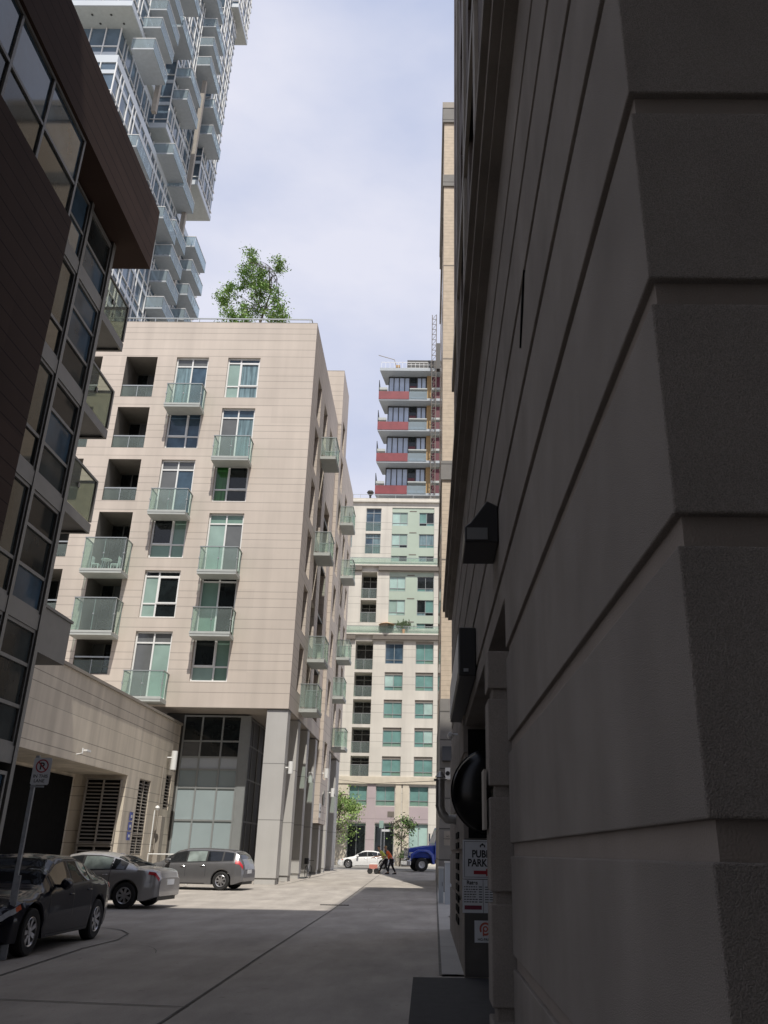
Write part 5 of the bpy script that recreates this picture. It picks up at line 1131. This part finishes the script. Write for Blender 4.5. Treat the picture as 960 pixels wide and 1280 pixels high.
# ------------------------------------------------------------ bicycle against the columns
bk = thing('bicycle', 'dark bicycle leaning by the fourth grey column', 'bicycle', (-7.15, 54.6, gz(54.6)), R(84))
for x in (-.52, .52):
    m = MB(); m.lathe([(.33, -.02), (.36, 0), (.33, .02), (.315, 0), (.33, -.02)], (0, 0, 0), 'y', 28); [m.tube([(0, 0, 0), (.32 * math.cos(a), 0, .32 * math.sin(a))], .004, 3) for a in [k * math.pi / 5 for k in range(10)]]; m.build('wheel', 'tyre', bk, (x, 0, .36))
m = MB(); [m.tube(p, .018, 6) for p in ([(-.52, 0, .36), (-.05, 0, .32), (-.2, 0, .82), (-.52, 0, .36)], [(-.05, 0, .32), (.38, 0, .78), (-.18, 0, .76)], [(.36, 0, .92), (.52, 0, .36)])]; m.build('frame', 'galv', bk)
m = MB(); m.box(-.32, -.07, .86, -.06, .07, .92); m.build('saddle', 'black', bk, bevel=.02); m = MB(); m.tube([(.3, -.26, .98), (.38, 0, .98), (.3, .26, .98)], .016, 6); m.build('handlebar', 'black', bk); m = MB(); m.box(-.66, -.12, .78, -.32, .12, 1.12); m.build('pannier', 'black', bk, bevel=.04)

# ------------------------------------------------------------ street furniture
sp = thing('sign_pole', 'galvanised sign post standing left of the dark sedan', 'sign post', (-6.68, 14.7, 0))
m = MB(); m.box(-.03, -.025, 0, .03, -.012, 3.1); m.box(-.03, -.012, 0, -.018, .025, 3.1); m.box(.018, -.012, 0, .03, .025, 3.1); m.build('pole', 'galv', sp)
m = MB(); m.box(.005, -.07, 0, .10, -.03, 1.22); m.build('post_sleeve', 'galv', sp, bevel=.008)
m = MB(); m.box(-.035, -.035, 2.58, .2, -.027, 2.61); m.build('sign_bracket', 'galv', sp)
sg = thing('parking_sign', 'white no parking sign reading IN THIS LANE on the left post', 'sign', (-6.57, 14.655, 2.62))
m = MB(); m.prism([(-.145, .02), (-.125, 0), (.145, 0), (.165, .02), (.165, .42), (.145, .44), (-.125, .44), (-.145, .42)], 'y', -.012, -.008); m.build('sign_plate', 'signwhite', sg)
m = MB(); n = 30
for k in range(n):
    a, b = 2 * math.pi * k / n, 2 * math.pi * (k + 1) / n; Q = lambda r, t_: (.01 + r * math.cos(t_), -.0145, .305 + r * math.sin(t_)); m.quad(Q(.11, a), Q(.11, b), Q(.088, b), Q(.088, a))
m.add([(-.068, -.0165, .363), (-.052, -.0165, .379), (.088, -.0165, .247), (.072, -.0165, .231)], [(0, 1, 2, 3)]); m.build('prohibition_ring', 'signred', sg)
text('P', .16, (.006, -.0135, .25), 0, 'signblack', sg, bold=.004); text('IN THIS', .075, (.01, -.0135, .115), 0, 'signblack', sg, bold=.001); text('LANE', .075, (.0, -.0135, .04), 0, 'signblack', sg, bold=.001)
for i, (x, lb) in enumerate(((-4.25, 'left of the two slim street posts with a pale yellow sign behind the pedestrians'), (-3.95, 'right of the two slim street posts with a white street name sign behind the pedestrians'))):
    s_ = thing('street_sign', lb, 'sign', (x, 83, gz(83) + .12), 0, 'street signs on the far pavement')
    m = MB(); m.tube([(0, 0, 0), (0, 0, 3.4 + .1 * i)], .05, 8); m.build('pole', 'galv', s_)
    m = MB(); m.box(-.25, -.06, 3.0, .55, -.05, 3.2) if i else m.box(-.2, -.06, 3.3, .2, -.05, 3.95); m.build('sign_plate', 'signwhite' if i else 'g_pale', s_)
ls = thing('lane_sign', 'small white notice plate on the beige pier between the columns', 'sign', (-7.19, 58.9, 4.2))
m = MB(); m.box(0, -.35, -.45, .03, .35, .45); m.build('sign_plate', 'signwhite', ls); text('NO\nPARKING', .2, (.035, 0, .08), R(90), 'signblack', ls, bold=.003)
# cable across the street end
cbm = MB(); cbm.tube([(.55, 39.9, 4.75), (-4, 62, 6.2), (-9.0, 85.7, 8.3)], .014, 5)
tag(cbm.build('overhead_cable', 'black'), 'thin black cable slung across the end of the lane', 'cable')
